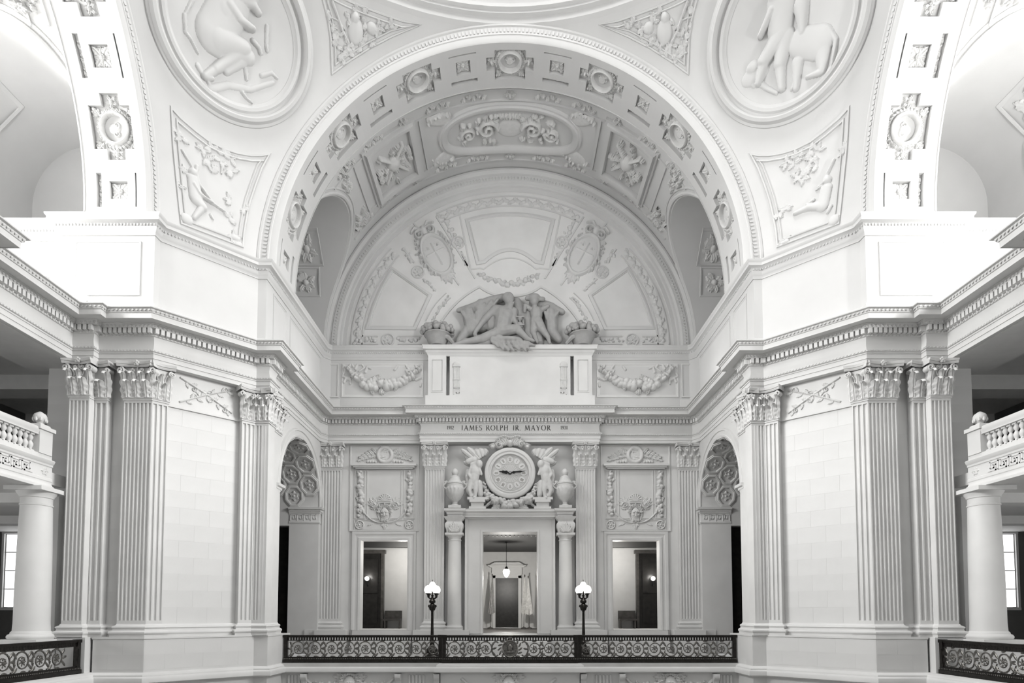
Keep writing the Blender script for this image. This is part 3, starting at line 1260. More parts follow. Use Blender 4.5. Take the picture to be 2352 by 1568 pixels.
DADP = [(-.9, 1.14), (0.02, 1.14), (0.02, 1.08), (0, 1.06), (0, -.01), (-.9, -.01)]
LOWC = [(-13.62, -9.4), (-13.62, 9.41), (-11.94, 9.41), (-9.41, 11.94), (-8.91, 11.94), (-8.91, 13.42), (-2.7, 13.42), (-2.7, 13.28)]
LOWP = [(-.3, .0), (.02, .0), (.02, -.005), (.05, -.015), (.07, -.03), (.13, -.06), (.15, -.1), (.15, -.13), (.20, -.16), (.22, -.2), (.22, -.33), (.19, -.36), (.05, -.36), (0, -.40), (0, -2.0), (-.3, -2.0)]
bases = {}
for m, side in ((False, 'left'), (True, 'right')):
    b = MB().sweep_plan(PB, BASEP)
    b.sweep_plan(DADO, DADP)
    b.sweep_plan([(-14.62, 9.9), (-14.62, 9.16), (-13.7, 9.16)], [(-.3, 1.14), (.0, 1.14), (0, 0), (-.3, 0)])
    bases[side] = struct(b.build('baseboard_' + side, 'stone', mirror=m), 'moulded stone base and plinth of the %s pier' % side)
lowc = struct(MB().sweep_plan(mirp(LOWC), LOWP).build('trim_5', 'stone'), 'stone cornice and frieze below the gallery railings')
bb = MB()
for s in (1, -1):
    for x0, x1 in ((-9.36, -7.85), (-4.62, -1.95)):
        a, b_ = (x0, x1) if s > 0 else (-x1, -x0)
        bb.box(a, b_, 18.7 if x0 < -5 else 18.45, 19.55, 0, 1.14)
    bb.sweep_plan([(s * x, y) for x, y in ([(-9.36, 19.5), (-9.36, 19.2), (-8.33, 19.2), (-8.33, 19.5)] if s > 0 else [(-8.33, 19.5), (-8.33, 19.2), (-9.36, 19.2), (-9.36, 19.5)])], BASEP)
    bb.sweep_plan([(s * x, y) for x, y in ([(-4.17, 19.5), (-4.17, 19.0), (-3.2, 19.0), (-3.2, 19.5)] if s > 0 else [(-3.2, 19.5), (-3.2, 19.0), (-4.17, 19.0), (-4.17, 19.5)])], BASEP)
    bb.box(min(s * 9.4, s * 9.9), max(s * 9.4, s * 9.9), 18.9, 19.55, 0, 1.14)
struct(bb.build('baseboard_back', 'stone'), 'stone plinth along the clock wall')

# ashlar blocks that can be told apart
blk = {}


def ashlar(parent, mp, u0, u1, v0, v1, ch, bl, heading, mirror):
    n = max(1, int(round((v1 - v0) / ch)))
    ch = (v1 - v0) / n
    for k in range(n):
        off = 0 if k % 2 else bl / 2
        xs = [u0]
        x = u0 + (off if off else bl)
        while x < u1 - .2:
            xs.append(x)
            x += bl
        xs.append(u1)
        for a, b in zip(xs[:-1], xs[1:]):
            w, h = round(b - a - .0035, 3), round(ch - .0035, 3)
            c = mp(np.array((a + b) / 2), np.array(v0 + (k + .5) * ch), np.array(0.0))
            ang = math.atan2(heading[1], heading[0])
            if mirror:
                c = c * np.array([-1, 1, 1])
                ang = -ang
            if (w, h) not in blk:
                me_ = MB()
                me_.box(-w / 2, w / 2, -.004, .03, -h / 2, h / 2)
                o = me_.build('stone_block', 'stone_block', smooth=False)
                blk[(w, h)] = o
            else:
                o = blk[(w, h)].copy()
                COL.objects.link(o)
            o.parent = parent
            o.location = c
            o.rotation_euler = (0, 0, ang)


for m, side in ((False, 'left'), (True, 'right')):
    # the face under the front of a block points to the right of the heading; mirrored faces turn with it
    par = walls[side]
    ashlar(par, face_map((-11.83, 10.10), (1, 1)), 0.02, 2.44, Z_BASE, 9.02, .575, .98, (1, 1), m)
    ashlar(par, face_map((-15.8, 9.95), (1, 0)), 0.0, .80, .3, 10.3, .625, 1.6, (1, 0), m)
    ashlar(par, face_map((-13.5, 9.87), (1, 0)), 0.01, .54, Z_BASE, 9.05, 1.15, 1.6, (1, 0), m)
    ashlar(bases[side], face_map((-13.62, 9.41), (1, 0)), 0.01, 1.66, .08, 1.06, .49, .98, (1, 0), m)
    ashlar(bases[side], face_map((-11.94, 9.41), (1, 1)), 0.02, 3.56, .08, 1.06, .49, 1.2, (1, 1), m)
    # moulding and branches between the capitals of the slanted wall
    ch = face_map((-12.06, 9.87), (1, 1))
    mm = MB()
    mm.mbox(ch, .3, 3.1, 9.04, 9.14, -.05, .06)
    mm.build('panel_moulding', 'stone', par, mirror=m, smooth=False)
    R = Rel(.5, 2.9, 9.15, 10.3, .02)
    rg = random.Random(5)
    for a, b, sg in (((.75, 9.3), (2.5, 10.15), 1), ((.75, 10.15), (2.5, 9.3), -1)):
        R.line([a, ((a[0] + b[0]) / 2, (a[1] + b[1]) / 2 + .04), b], .035, .02, .06)
        for k in range(9):
            t = .1 + .1 * k
            p = (a[0] + (b[0] - a[0]) * t, a[1] + (b[1] - a[1]) * t)
            an = math.atan2(b[1] - a[1], b[0] - a[0])
            R.leaf(p, an + (.8 if k % 2 else -.8), .26, .06, .06)
            if k % 3 == 1:
                R.spiral((p[0] + .1, p[1] + .12 * sg), .1, 1.1, .02, .05, 0, sg)
    tag(R.into(MB(), ch).build('branch_relief', 'carving', mirror=m), 'carved crossed branches between the capitals of the %s slanted pier wall' % side, 'relief')

# carved frieze under the balcony: fluted blocks, brackets, swags and masks
lf = plane_y(13.42)


def mask_face(R, c, s):
    """carved head: hair, brow, nose, cheeks, mouth, beard"""
    R.blob((c[0], c[1]), .17 * s, .23 * s, .10 * s, pw=.4)
    for k in range(9):
        a = PI * (k / 8)
        R.leaf((c[0] + .13 * s * math.cos(a), c[1] + .08 * s + .15 * s * math.sin(a)), a, .17 * s, .06 * s, .13 * s)
    R.cap((c[0], c[1] + .05 * s), (c[0], c[1] - .04 * s), .02 * s, .035 * s, .16 * s)
    for sg in (-1, 1):
        R.cap((c[0] + sg * .03 * s, c[1] + .075 * s), (c[0] + sg * .11 * s, c[1] + .06 * s), .022 * s, .018 * s, .135 * s)
        R.blob((c[0] + sg * .07 * s, c[1] + .03 * s), .028 * s, .018 * s, .125 * s)
        R.blob((c[0] + sg * .085 * s, c[1] - .04 * s), .05 * s, .05 * s, .13 * s)
        R.leaf((c[0] + sg * .03 * s, c[1] - .1 * s), -PI / 2 + sg * .4, .22 * s, .06 * s, .12 * s)
    R.cap((c[0] - .04 * s, c[1] - .085 * s), (c[0] + .04 * s, c[1] - .085 * s), .018 * s, .018 * s, .145 * s)
    R.leaf((c[0], c[1] - .11 * s), -PI / 2, .2 * s, .07 * s, .12 * s)
    return R


for m, side in ((False, 'left'), (True, 'right')):
    R = Rel(-8.1, -4.4, -1.25, -.40, .025)
    mask_face(R, (-6.25, -.85), 1.5)
    for sg in (-1, 1):
        R.line([(-6.25 + sg * (.3 + 1.4 * t), -.62 - .45 * math.sin(PI * t)) for t in np.linspace(0, 1, 12)], .06, .06, .08)
        R.fruit([(-6.25 + sg * (.3 + 1.4 * t), -.60 - .25 * math.sin(PI * t)) for t in np.linspace(0, 1, 6)], .06, .1, .07, 14, random.Random(2))
        R.acanthus((-6.25 + sg * .3, -.55), PI / 2 - sg * 1.2, .42, .3, .08, None, 4)
    tag(R.into(MB(), lf).build('mask_relief', 'carving', mirror=m), 'carved mask with swags under the %s half of the balcony' % side, 'relief')
R = Rel(-2.1, 2.1, -1.25, -.40, .025)
mask_face(R, (-.05, -.85), 1.5)
for sg in (-1, 1):
    R.line([(-.05 + sg * (.3 + 1.5 * t), -.62 - .45 * math.sin(PI * t)) for t in np.linspace(0, 1, 12)], .06, .06, .08)
    R.acanthus((-.05 + sg * .3, -.55), PI / 2 - sg * 1.2, .42, .3, .08, None, 4)
tag(R.into(MB(), plane_y(13.28)).build('mask_relief', 'carving'), 'carved bearded mask at the middle under the balcony', 'relief')
fb = None
for x in (-8.35, -3.65, 3.65, 8.35):
    br = None
    for k in range(5):
        if fb is None:
            d = MB()
            d.lathe([(0.0, -.32), (.05, -.30), (.05, .30), (0, .32)], (0, 0, 0), 8)
            fb = d.build('fluted_block', 'stone')
            c = fb
        else:
            c = fb.copy()
            COL.objects.link(c)
        c.parent = lowc
        c.location = (x + (k - 2) * .14, 13.41, -.78)
bk = None
for x in (-8.0, -4.35, -2.85, 2.85, 4.35, 8.0):
    if bk is None:
        d = MB()
        prof_ = [(.02, -.42), (.26, -.42), (.28, -.52), (.24, -.62), (.15, -.70), (.13, -.82), (.17, -.95), (.14, -1.08), (.05, -1.12), (0, -1.2)]
        for sx in (-.11, .11):
            d.poly([(sx, -a, b) for a, b in prof_] + [(sx, .02, -1.2), (sx, .02, -.42)])
        P = np.zeros((2, len(prof_), 3))
        for i, sx in enumerate((-.11, .11)):
            P[i] = [(sx, -a, b) for a, b in prof_]
        d.grid(P)
        bk = d.build('bracket', 'carving')
        c = bk
    else:
        c = bk.copy()
        COL.objects.link(c)
    c.parent = lowc
    c.location = (x, 13.42, 0)

# ================================================================ BRONZE RAILINGS
def scroll_mesh(flip=1):
    d = MB()
    pts = []
    for i in range(34):
        t = i / 33
        a = PI * 1.15 + flip * -2 * PI * 1.9 * t
        rr = .255 * (1 - t) + .045
        pts.append((rr * math.cos(a), 0, rr * math.sin(a) * 1.02))
    d.tube(pts, np.linspace(.026, .016, 34), 5)
    st_ = [(-.24 - .16 * (1 - q), 0, -.28 + .22 * q ** 2) for q in np.linspace(0, 1, 6)]
    d.tube(st_, .02, 5)
    d.ball((0, -.015, 0), (.05, .035, .05), 8, 5)
    for k in range(7):
        a = 2 * PI * k / 7
        d.ball((.095 * math.cos(a), -.01, .095 * math.sin(a)), (.05, .018, .022), 6, 4, rot=np.array([[math.cos(a), 0, -math.sin(a)], [0, 1, 0], [math.sin(a), 0, math.cos(a)]]))
    for (x, z, a, L) in ((-.27, .17, 2.2, .13), (.27, .18, .9, .13), (.29, -.16, -.8, .13), (-.25, -.24, 3.9, .12), (.02, .29, .2, .1), (.05, -.29, -.1, .11), (.33, .02, .3, .1), (-.33, .0, 2.9, .1)):
        d.ball((x, -.005, z), (L, .022, .042), 6, 4, rot=np.array([[math.cos(a), 0, -math.sin(a)], [0, 1, 0], [math.sin(a), 0, math.cos(a)]]))
    return d


scr = {}


def railing(label, p0, d, L, posts, scrolls, cart=None):
    """straight bronze railing: local x along the run, z up from the floor"""
    ang = math.atan2(d[1], d[0])
    t = thing('bronze_railing', label, 'railing', (p0[0], p0[1], 0.0), 'bronze scroll railings')
    t.scale = (1, 1, 1.055)
    t.rotation_euler = (0, 0, ang)

    def part(mb, name, mt, sm=False):
        o = mb.build(name, mt, None, smooth=sm)
        o.parent = t
        return o
    tr = MB().box(0, L, -.09, .09, .97, 1.0).box(0, L, -.07, .07, .93, .97).box(0, L, -.11, .11, 1.0, 1.02)
    part(tr, 'top_rail', 'bronze')
    part(MB().box(0, L, -.035, .035, .81, .835), 'mid_rail', 'bronze')
    br = MB().box(0, L, -.12, .12, 0, .12).box(0, L, -.08, .08, .12, .19).box(0, L, -.04, .04, .19, .22)
    part(br, 'bottom_rail', 'bronze')
    sl = MB()
    n = int(L / .105)
    for i in range(n):
        x = (i + .5) * L / n
        sl.box(x - .026, x + .026, -.03, .03, .835, .93)
    stuff(part(sl, 'slot_bars', 'bronze'))
    be = MB()
    n = int(L / .07)
    for i in range(n):
        x = (i + .5) * L / n
        be.box(x - .02, x + .02, -.095, -.075, .135, .17)
    stuff(part(be, 'beading', 'bronze_light'))
    for x in posts:
        b = MB().box(x - .07, x + .07, -.07, .07, .0, .99).box(x - .045, x + .045, -.08, -.06, .3, .75).box(x - .09, x + .09, -.095, .095, .93, 1.03)
        part(b, 'post', 'bronze')
    for x, f in scrolls:
        if f not in scr:
            scr[f] = scroll_mesh(f).build('scroll', 'bronze_light')
            o = scr[f]
        else:
            o = scr[f].copy()
            COL.objects.link(o)
        o.parent = t
        o.location = (x, 0, .515)
    if cart is not None:
        c = MB()
        c.tube([(cart + .30 * math.cos(a), -.02, .515 + .30 * math.sin(a)) for a in np.linspace(0, 2 * PI, 33)], .035, 6)
        c.prism(arc((cart, .515), .27, 0, 2 * PI * 23 / 24, 23), plane_y(0), -.02, .02)
        c.ball((cart, -.04, .55), (.12, .07, .15), 8, 6).ball((cart, -.04, .40), (.16, .05, .07), 8, 6)
        for k in range(16):
            a = 2 * PI * k / 16
            c.ball((cart + .41 * math.cos(a), -.02, .515 + .38 * math.sin(a)), (.1, .03, .04), 6, 4, rot=np.array([[math.cos(a + .7), 0, -math.sin(a + .7)], [0, 1, 0], [math.sin(a + .7), 0, math.cos(a + .7)]]))
        c.ball((cart, -.04, .93), (.1, .05, .07), 8, 5)
        for s in (-1, 1):
            c.tube([(cart + s * (.55 + .16 * math.cos(a)), -.02, .515 + .27 * math.sin(a)) for a in np.linspace(-2.2, 2.2, 16)], .03, 5)
        part(c, 'cartouche', 'bronze_light', True)
    return t


railing('dark bronze scroll railing along the left part of the back balcony', (-8.86, 13.5), (1, 0), 6.20, (.07, 6.13), [(.55 + .66 * k, 1) for k in range(9)])
railing('dark bronze scroll railing with round cartouche below the clock portal', (-2.64, 13.36), (1, 0), 5.28, (.07, 5.21), [(.48, 1), (1.12, 1), (1.70, 1), (3.58, -1), (4.16, -1), (4.80, -1)], 2.64)
railing('dark bronze scroll railing along the right part of the back balcony', (2.66, 13.5), (1, 0), 6.20, (.07, 6.13), [(.37 + .66 * k, -1) for k in range(9)])
railing('dark bronze scroll railing of the left side gallery', (-13.85, -1.6), (0, 1), 10.7, (.07, 5.3, 10.63), [(.5 + .66 * k, 1) for k in range(15)])
railing('dark bronze scroll railing of the right side gallery', (13.85, 9.1), (0, -1), 10.7, (.07, 5.3, 10.63), [(.5 + .66 * k, -1) for k in range(15)])
# ================================================================ SIDE GALLERIES
def sbox(mb, s, x0, x1, y0, y1, z0, z1):
    """box given for the left side, mirrored to the right for s = -1"""
    a, b = sorted((s * x0, s * x1))
    return mb.box(a, b, y0, y1, z0, z1)


nwin = 0
for s, side in ((1, 'left'), (-1, 'right')):
    g = MB()
    sbox(g, s, -16.6, -14.7, -21, 10.2, 10.30, 11.8)
    sbox(g, s, -15.05, -13.9, -4.4, 4.4, 10.32, 11.8)
    sbox(g, s, -27, -16.6, -21, 21.2, 10.9, 11.2)
    for y in (-12, -6, 0, 6.5, 12.5, 17):
        sbox(g, s, -27, -16.6, y - .5, y + .5, 10.35, 10.9)
    sbox(g, s, -27, -15.1, -21, 21.2, 6.15, 6.55)
    for y in (-6, 0, 6.0, 11.0, 16):
        sbox(g, s, -27, -15.3, y - .35, y + .35, 5.8, 6.15)
    struct(g.build('ceiling_gallery_' + side, 'inner_wall', smooth=False), 'beamed ceiling of the %s side gallery' % side)
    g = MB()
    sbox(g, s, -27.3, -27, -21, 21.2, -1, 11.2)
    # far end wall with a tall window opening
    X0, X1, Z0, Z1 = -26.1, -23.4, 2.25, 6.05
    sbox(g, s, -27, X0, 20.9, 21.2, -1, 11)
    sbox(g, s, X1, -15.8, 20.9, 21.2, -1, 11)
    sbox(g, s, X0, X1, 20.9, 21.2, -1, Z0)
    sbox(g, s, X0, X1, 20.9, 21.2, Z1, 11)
    struct(g.build('wall_gallery_' + side, 'gallery_wall_shade', smooth=False), 'inner wall of the %s side gallery, its shade put into the dark colour' % side)
    nwin += 1
    wfr = MB()
    sbox(wfr, s, X0 - .12, X1 + .12, 20.80, 20.9, Z0 - .14, Z0)
    sbox(wfr, s, X0 - .12, X1 + .12, 20.80, 20.9, Z1, Z1 + .16)
    sbox(wfr, s, X0 - .12, X0, 20.82, 20.9, Z0, Z1)
    sbox(wfr, s, X1, X1 + .12, 20.82, 20.9, Z0, Z1)
    nx, nz = 4, 4
    for i in range(1, nx):
        x = X0 + (X1 - X0) * i / nx
        sbox(wfr, s, x - .025, x + .025, 20.93, 20.99, Z0, Z1)
    for j in range(1, nz):
        z = Z0 + (Z1 - Z0) * j / nz
        sbox(wfr, s, X0, X1, 20.93, 20.99, z - .025, z + .025)
    wn = struct(wfr.build('window_%d' % nwin, 'paint_white', smooth=False), 'tall bright paned window behind the %s gallery column' % side)
    for i in range(nx):
        for j in range(nz):
            p = MB()
            a0 = X0 + (X1 - X0) * i / nx + .025
            a1 = X0 + (X1 - X0) * (i + 1) / nx - .025
            b0 = Z0 + (Z1 - Z0) * j / nz + .025
            b1 = Z0 + (Z1 - Z0) * (j + 1) / nz - .025
            sbox(p, s, a0, a1, 20.95, 20.96, b0, b1)
            p.build('pane', 'day_glass', wn, smooth=False)

    # gallery column
    cx_, cy_ = s * -15.27, 8.95
    t = thing('gallery_column', 'smooth round column under the balustraded balcony on the %s' % side, 'column', (cx_, cy_, 0), 'smooth gallery columns')
    MB().box(cx_ - .60, cx_ + .60, cy_ - .60, cy_ + .60, 0, .98).box(cx_ - .66, cx_ + .66, cy_ - .66, cy_ + .66, .98, 1.10).build('pedestal', 'stone', t, smooth=False)
    MB().lathe([(.3, 1.10), (.60, 1.10), (.635, 1.15), (.635, 1.20), (.60, 1.25), (.55, 1.27), (.54, 1.32), (.50, 1.36)], (cx_, cy_, 0), 28).build('base', 'stone', t)
    MB().lathe([(.50, 1.35), (.485, 1.6), (.482, 2.4), (.475, 3.2), (.462, 4.0), (.445, 4.8), (.43, 5.35), (.45, 5.36), (.455, 5.40), (.43, 5.42), (.43, 5.60)], (cx_, cy_, 0), 32).build('shaft', 'stone', t)
    cp = MB().lathe([(.43, 5.60), (.46, 5.62), (.46, 5.66), (.52, 5.74), (.55, 5.80)], (cx_, cy_, 0), 28)
    cp.box(cx_ - .60, cx_ + .60, cy_ - .60, cy_ + .60, 5.80, 5.93)
    cp.build('capital', 'stone', t)
    r = MB()
    sbox(r, s, -15.62, -15.12, 9.72, 9.96, 0, 5.9)
    r.build('pilaster_strip', 'stone', walls[side], smooth=False)

    # balustraded balcony
    b = thing('balcony', 'stone balcony with greek key band and balustrade on the %s' % side, 'balcony', (s * -15.2, 9.2, 5.93), 'balustraded side balconies')
    fa = MB()
    pth = [(-15.0, -9.0), (-15.0, 9.2), (-15.9, 9.2)]
    prof_ = [(-.4, 5.94), (.08, 5.94), (.08, 6.02), (.03, 6.05), (0, 6.12), (0, 6.18), (.02, 6.2), (.02, 6.28), (0, 6.30), (0, 6.66), (.03, 6.68), (.03, 6.74), (.07, 6.78), (.10, 6.86), (.05, 6.9), (-.02, 6.92), (-.02, 7.04), (-.4, 7.04)]
    # the path runs with the room on its right hand
    fa.sweep_plan([(-15.0, -9.0), (-15.0, 9.2)], prof_)
    fa.build('fascia', 'stone', b, mirror=s < 0)
    key = MB()
    kp = [(0, 0), (0, .26), (.30, .26), (.30, .08), (.18, .08), (.18, .16), (.10, .16), (.10, 0), (.40, 0)]
    n = 11
    for k in range(n):
        y0 = 8.35 - (k + 1) * .40
        pts = [(y0 + a, 6.35 + c) for a, c in kp]
        for (a, c), (a2, c2) in zip(pts[:-1], pts[1:]):
            ya, yb = sorted((a, a2))
            za, zb = sorted((c, c2))
            key.box(-15.0, -14.975, ya - .018, yb + .018, za - .018, zb + .018)
    key.build('greek_key', 'stone', b, smooth=False, mirror=s < 0)
    ro = MB().rings if False else Rel(8.65, 9.1, 6.32, 6.66, .02)
    ro.rosette((8.87, 6.49), .14, .05, 6)
    ro.into(MB(), lambda u, v, h: np.stack([-15.0 + h, u, v], -1)).build('rosette', 'carving', b, mirror=s < 0)
    rl = MB().sweep_plan([(-15.16, -9.0), (-15.16, 8.6)], [(-.17, 7.62), (.14, 7.62), (.14, 7.68), (.17, 7.72), (.17, 7.84), (.12, 7.88), (-.17, 7.88)])
    rl.build('handrail', 'stone', b, mirror=s < 0)
    pd = MB()
    pd.box(-15.42, -14.98, 8.6, 9.15, 7.04, 7.80)
    pd.box(-15.48, -14.92, 8.54, 9.21, 7.80, 7.92)
    pd.box(-15.38, -15.02, 8.66, 9.09, 7.92, 8.0)
    pd.build('pedestal', 'stone', b, smooth=False, mirror=s < 0)
    fi = MB().lathe([(.1, 8.0), (.12, 8.03), (.09, 8.06), (.13, 8.10), (.19, 8.18), (.195, 8.26), (.16, 8.34), (.09, 8.39), (.05, 8.42), (0, 8.44)], (-15.2, 8.87, 0), 16)
    for k in range(8):
        a = 2 * PI * k / 8
        fi.ball((-15.2 + .17 * math.cos(a), 8.87 + .17 * math.sin(a), 8.16), (.05, .05, .08), 6, 4)
    fi.build('finial', 'carving', b, mirror=s < 0)
    bal = None
    for k in range(30):
        y = 8.45 - .205 * k
        if bal is None:
            q_ = MB()
            q_.box(-.075, .075, -.075, .075, 0, .05).box(-.075, .075, -.075, .075, .53, .58)
            q_.lathe([(.055, .05), (.045, .08), (.06, .12), (.082, .18), (.08, .24), (.05, .30), (.036, .33), (.05, .36), (.078, .42), (.07, .47), (.045, .50), (.055, .53)], (0, 0, 0), 12)
            bal = q_.build('baluster', 'stone')
            o = bal
        else:
            o = bal.copy()
            COL.objects.link(o)
        o.parent = b
        o.location = (s * .04, y - 9.2, 7.04 - 5.93)
    # upper mezzanine back: lit soffit edge and a doorway frame
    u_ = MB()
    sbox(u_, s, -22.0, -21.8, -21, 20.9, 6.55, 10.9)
    struct(u_.build('wall_mezzanine_' + side, 'gallery_wall_shade', smooth=False), 'wall of the %s mezzanine, coloured dark for its shade' % side)
    f = MB()
    mp = lambda u, v, h: np.stack([-21.8 + h, u, v], -1)
    f.sweep2([(12.0, 6.55), (12.0, 9.2), (14.0, 9.2), (14.0, 6.55)], [(0, 0), (0, .06), (-.2, .1), (-.25, 0)], mp, closed=False)
    f.build('door_frame', 'inner_wall', bpy.data.objects['wall_mezzanine_' + side], mirror=s < 0)
# ================================================================ THE CLOCK WALL
PXM = lambda x, y, Y: at(x, y, Y=Y)
FRP = [(0, -.4), (0, .04), (.06, .07), (.12, .07), (.14, .04), (.26, .04), (.28, .07), (.36, .10), (.42, .10), (.44, 0)]


def u_frame(x0, x1, z0, z1, prof_, Y):
    return MB().sweep2([(x0, z0), (x0, z1), (x1, z1), (x1, z0)], prof_, plane_y(Y), closed=False)


ntrim = 6
for s, side in ((1, 'left'), (-1, 'right')):
    a, b = (-7.37, -5.06) if s > 0 else (5.06, 7.37)
    o = u_frame(a, b, 1.12, 5.55, FRP, 19.5).build('trim_%d' % ntrim, 'stone')
    struct(o, 'moulded stone surround of the %s doorway' % side)
    ntrim += 1
    st_ = thing('door_steps', 'stone steps up to the %s doorway' % side, 'steps', ((a + b) / 2, 19.0, 0), 'steps below the side doorways')
    for k in range(3):
        MB().box(a - .3, b + .3, 18.55 + .3 * k, 18.85 + .3 * k, 0, .37 * (k + 1)).build('step', 'stone', st_, smooth=False)
    MB().box(a + .02, b - .02, 19.46, 20.1, 1.121, 1.14).build('threshold', 'stone', wall_back, smooth=False)

    # panel above the doorway
    t = thing('overdoor_panel', 'carved stone panel with shell, mask and garlands above the %s doorway' % side, 'panel', (s * -6.22, 19.5, 5.95), 'overdoor panels')
    Ypl = plane_y(19.5)
    c = -6.22
    fm = MB().sweep2(rect(-7.95, -4.5, 6.0, 10.28), [(0, 0), (0, .05), (.05, .05), (.06, 0)], Ypl)
    fm.sweep2(rect(-7.72, -4.74, 6.06, 6.56), [(0, 0), (0, .03), (.03, .03), (.04, 0)], Ypl)
    fm.sweep2(rect(-7.1, -5.36, 6.62, 9.05), [(0, 0), (0, .04), (.04, .04), (.05, 0)], Ypl)
    fm.sweep2(rect(-7.72, -7.18, 6.62, 9.05), [(0, 0), (0, .04), (.04, .04), (.05, 0)], Ypl)
    fm.sweep2(rect(-5.26, -4.72, 6.62, 9.05), [(0, 0), (0, .04), (.04, .04), (.05, 0)], Ypl)
    fm.build('panel_moulding', 'stone', t, mirror=s < 0)
    sh = MB()
    sh.box(-7.85, -4.62, 19.22, 19.5, 9.22, 9.32).box(-7.75, -4.72, 19.28, 19.5, 9.14, 9.22).box(-7.65, -4.82, 19.34, 19.5, 9.08, 9.14)
    sh.build('shelf_moulding', 'stone', t, smooth=False, mirror=s < 0)
    rg = random.Random(21)
    R = Rel(-7.75, -4.7, 9.33, 10.3, .022)
    R.ring((c, 9.8), .34, .36, .10, .14).blob((c, 9.8), .26, .28, .07, pw=.2)
    R.leaf((c - .15, 9.95), .3, .5, .15, .16).leaf((c + .15, 9.7), 3.4, .5, .15, .16)
    for sg in (-1, 1):
        for k in range(5):
            R.leaf((c + sg * (.38 + .16 * k), 9.86 - .05 * k), (PI / 2 - sg * (.75 + .16 * k)), .42 - .02 * k, .10, .13)
            R.leaf((c + sg * (.38 + .18 * k), 9.72 - .03 * k), (PI / 2 - sg * (1.5 + .1 * k)), .34, .08, .1)
        for k in range(4):
            R.blob((c + sg * (.46 + .13 * k), 9.46), .07, .08, .12)
        R.leaf((c + sg * .1, 10.15), PI / 2 - sg * .6, .2, .07, .13)
    R.into(MB(), Ypl).build('crest_relief', 'carving', t, mirror=s < 0)
    for u in (-7.45, -4.99):
        R = Rel(u - .27, u + .27, 6.7, 9.0, .022)
        R.fruit([(u, 8.95), (u + .03, 8.0), (u, 6.8)], .15, .2, .12, 46, rg, .6)
        R.into(MB(), Ypl).build('fruit_drop', 'carving', t, mirror=s < 0)
        R = Rel(u - .25, u + .25, 6.08, 6.55, .02).ring((u, 6.31), .2, .2, .035, .07).rosette((u, 6.31), .18, .08, 6)
        R.into(MB(), Ypl).build('rosette', 'carving', t, mirror=s < 0)
    # shell, mask and swag
    R = Rel(c - 1.2, c + 1.2, 5.98, 8.0, .02)
    for k in range(9):
        a_ = PI * (.02 + .96 * k / 8)
        R.cap((c, 7.48), (c + .27 * math.cos(a_), 7.48 + .30 * math.sin(a_)), .02, .06, .09)
    R.ring((c, 7.5), .33, .34, .03, .07)
    R.cap((c - .3, 7.42), (c + .3, 7.42), .05, .05, .08)
    mask_face(R, (c, 6.85), 1.35)
    R.ring((c, 6.85), .32, .40, .035, .05)
    for sg in (-1, 1):
        R.line([(c + sg * x, 6.42 + .55 * max(0, (x - .2) / .85) ** 2) for x in np.linspace(.05, 1.05, 12)], .03, .05, .07)
        R.acanthus((c + sg * .35, 7.2), PI / 2 - sg * .8, .55, .4, .09, rg, 5)
        R.spiral((c + sg * .52, 7.3), .16, 1.3, .04, .1, 0, sg)
        for k in range(5):
            R.leaf((c + sg * .5, 7.3), PI / 2 - sg * (-.3 + .45 * k), .45, .05, .06)
        R.leaf((c + sg * .5, 6.42), PI / 2 - sg * 2.0, .4, .06, .05)
        R.leaf((c + sg * .45, 6.45), PI / 2 - sg * .7, .25, .05, .05)
        R.blob((c + sg * 1.04, 7.0), .07, .14, .1)
    R.leaf((c, 6.4), -PI / 2, .36, .1, .07).acanthus((c, 6.38), -PI / 2, .3, .25, .07, rg, 3)
    R.into(MB(), Ypl).build('mask_and_shell', 'carving', t, mirror=s < 0)

# ---- portal with columns and shelf
pt = MB().sweep2([(-1.33, .95), (-1.33, 5.90), (1.33, 5.90), (1.33, .95)], [(0, -.6), (0, .30), (.05, .32), (.10, .32), (.11, .28), (.72, .28), (.73, .34), (.80, .36), (.86, .36), (.88, 0)], plane_y(19.3), closed=False)
pt.box(-1.34 - .86, 1.34 + .86, 18.92, 19.4, 5.91 + .6, 6.62)
portal = struct(pt.build('trim_%d' % ntrim, 'stone'), 'broad flat stone surround of the middle doorway')
ntrim += 1
sf = MB()
shp = [(-3.12, 18.75), (-3.12, 18.40), (-2.16, 18.40), (-2.16, 18.70), (2.16, 18.70), (2.16, 18.40), (3.12, 18.40), (3.12, 18.75)]
sf.sweep_plan([(-3.0, 19.2), (-3.0, 18.52), (-2.28, 18.52), (-2.28, 18.72), (2.28, 18.72), (2.28, 18.52), (3.0, 18.52), (3.0, 19.2)],
              [(-.3, 6.58), (0, 6.58), (0, 6.66), (.04, 6.70), (.04, 6.76), (.10, 6.82), (.14, 6.84), (.14, 6.92), (.16, 6.96), (-.3, 6.98)])
sf.box(-2.9, 2.9, 18.8, 19.5, 6.6, 6.97)
tag(sf.build('portal_shelf', 'stone'), 'stone cornice shelf over the middle doorway, below the clock', 'shelf')
st_ = thing('door_steps', 'broad stone steps up to the middle doorway under the clock', 'steps', (0, 18.0, 0))
for k in range(3):
    MB().box(-1.9, 1.9, 17.6 + .34 * k, (17.94 + .34 * k) if k < 2 else 19.48, 0, .31 * (k + 1)).build('step', 'stone', st_, smooth=False)
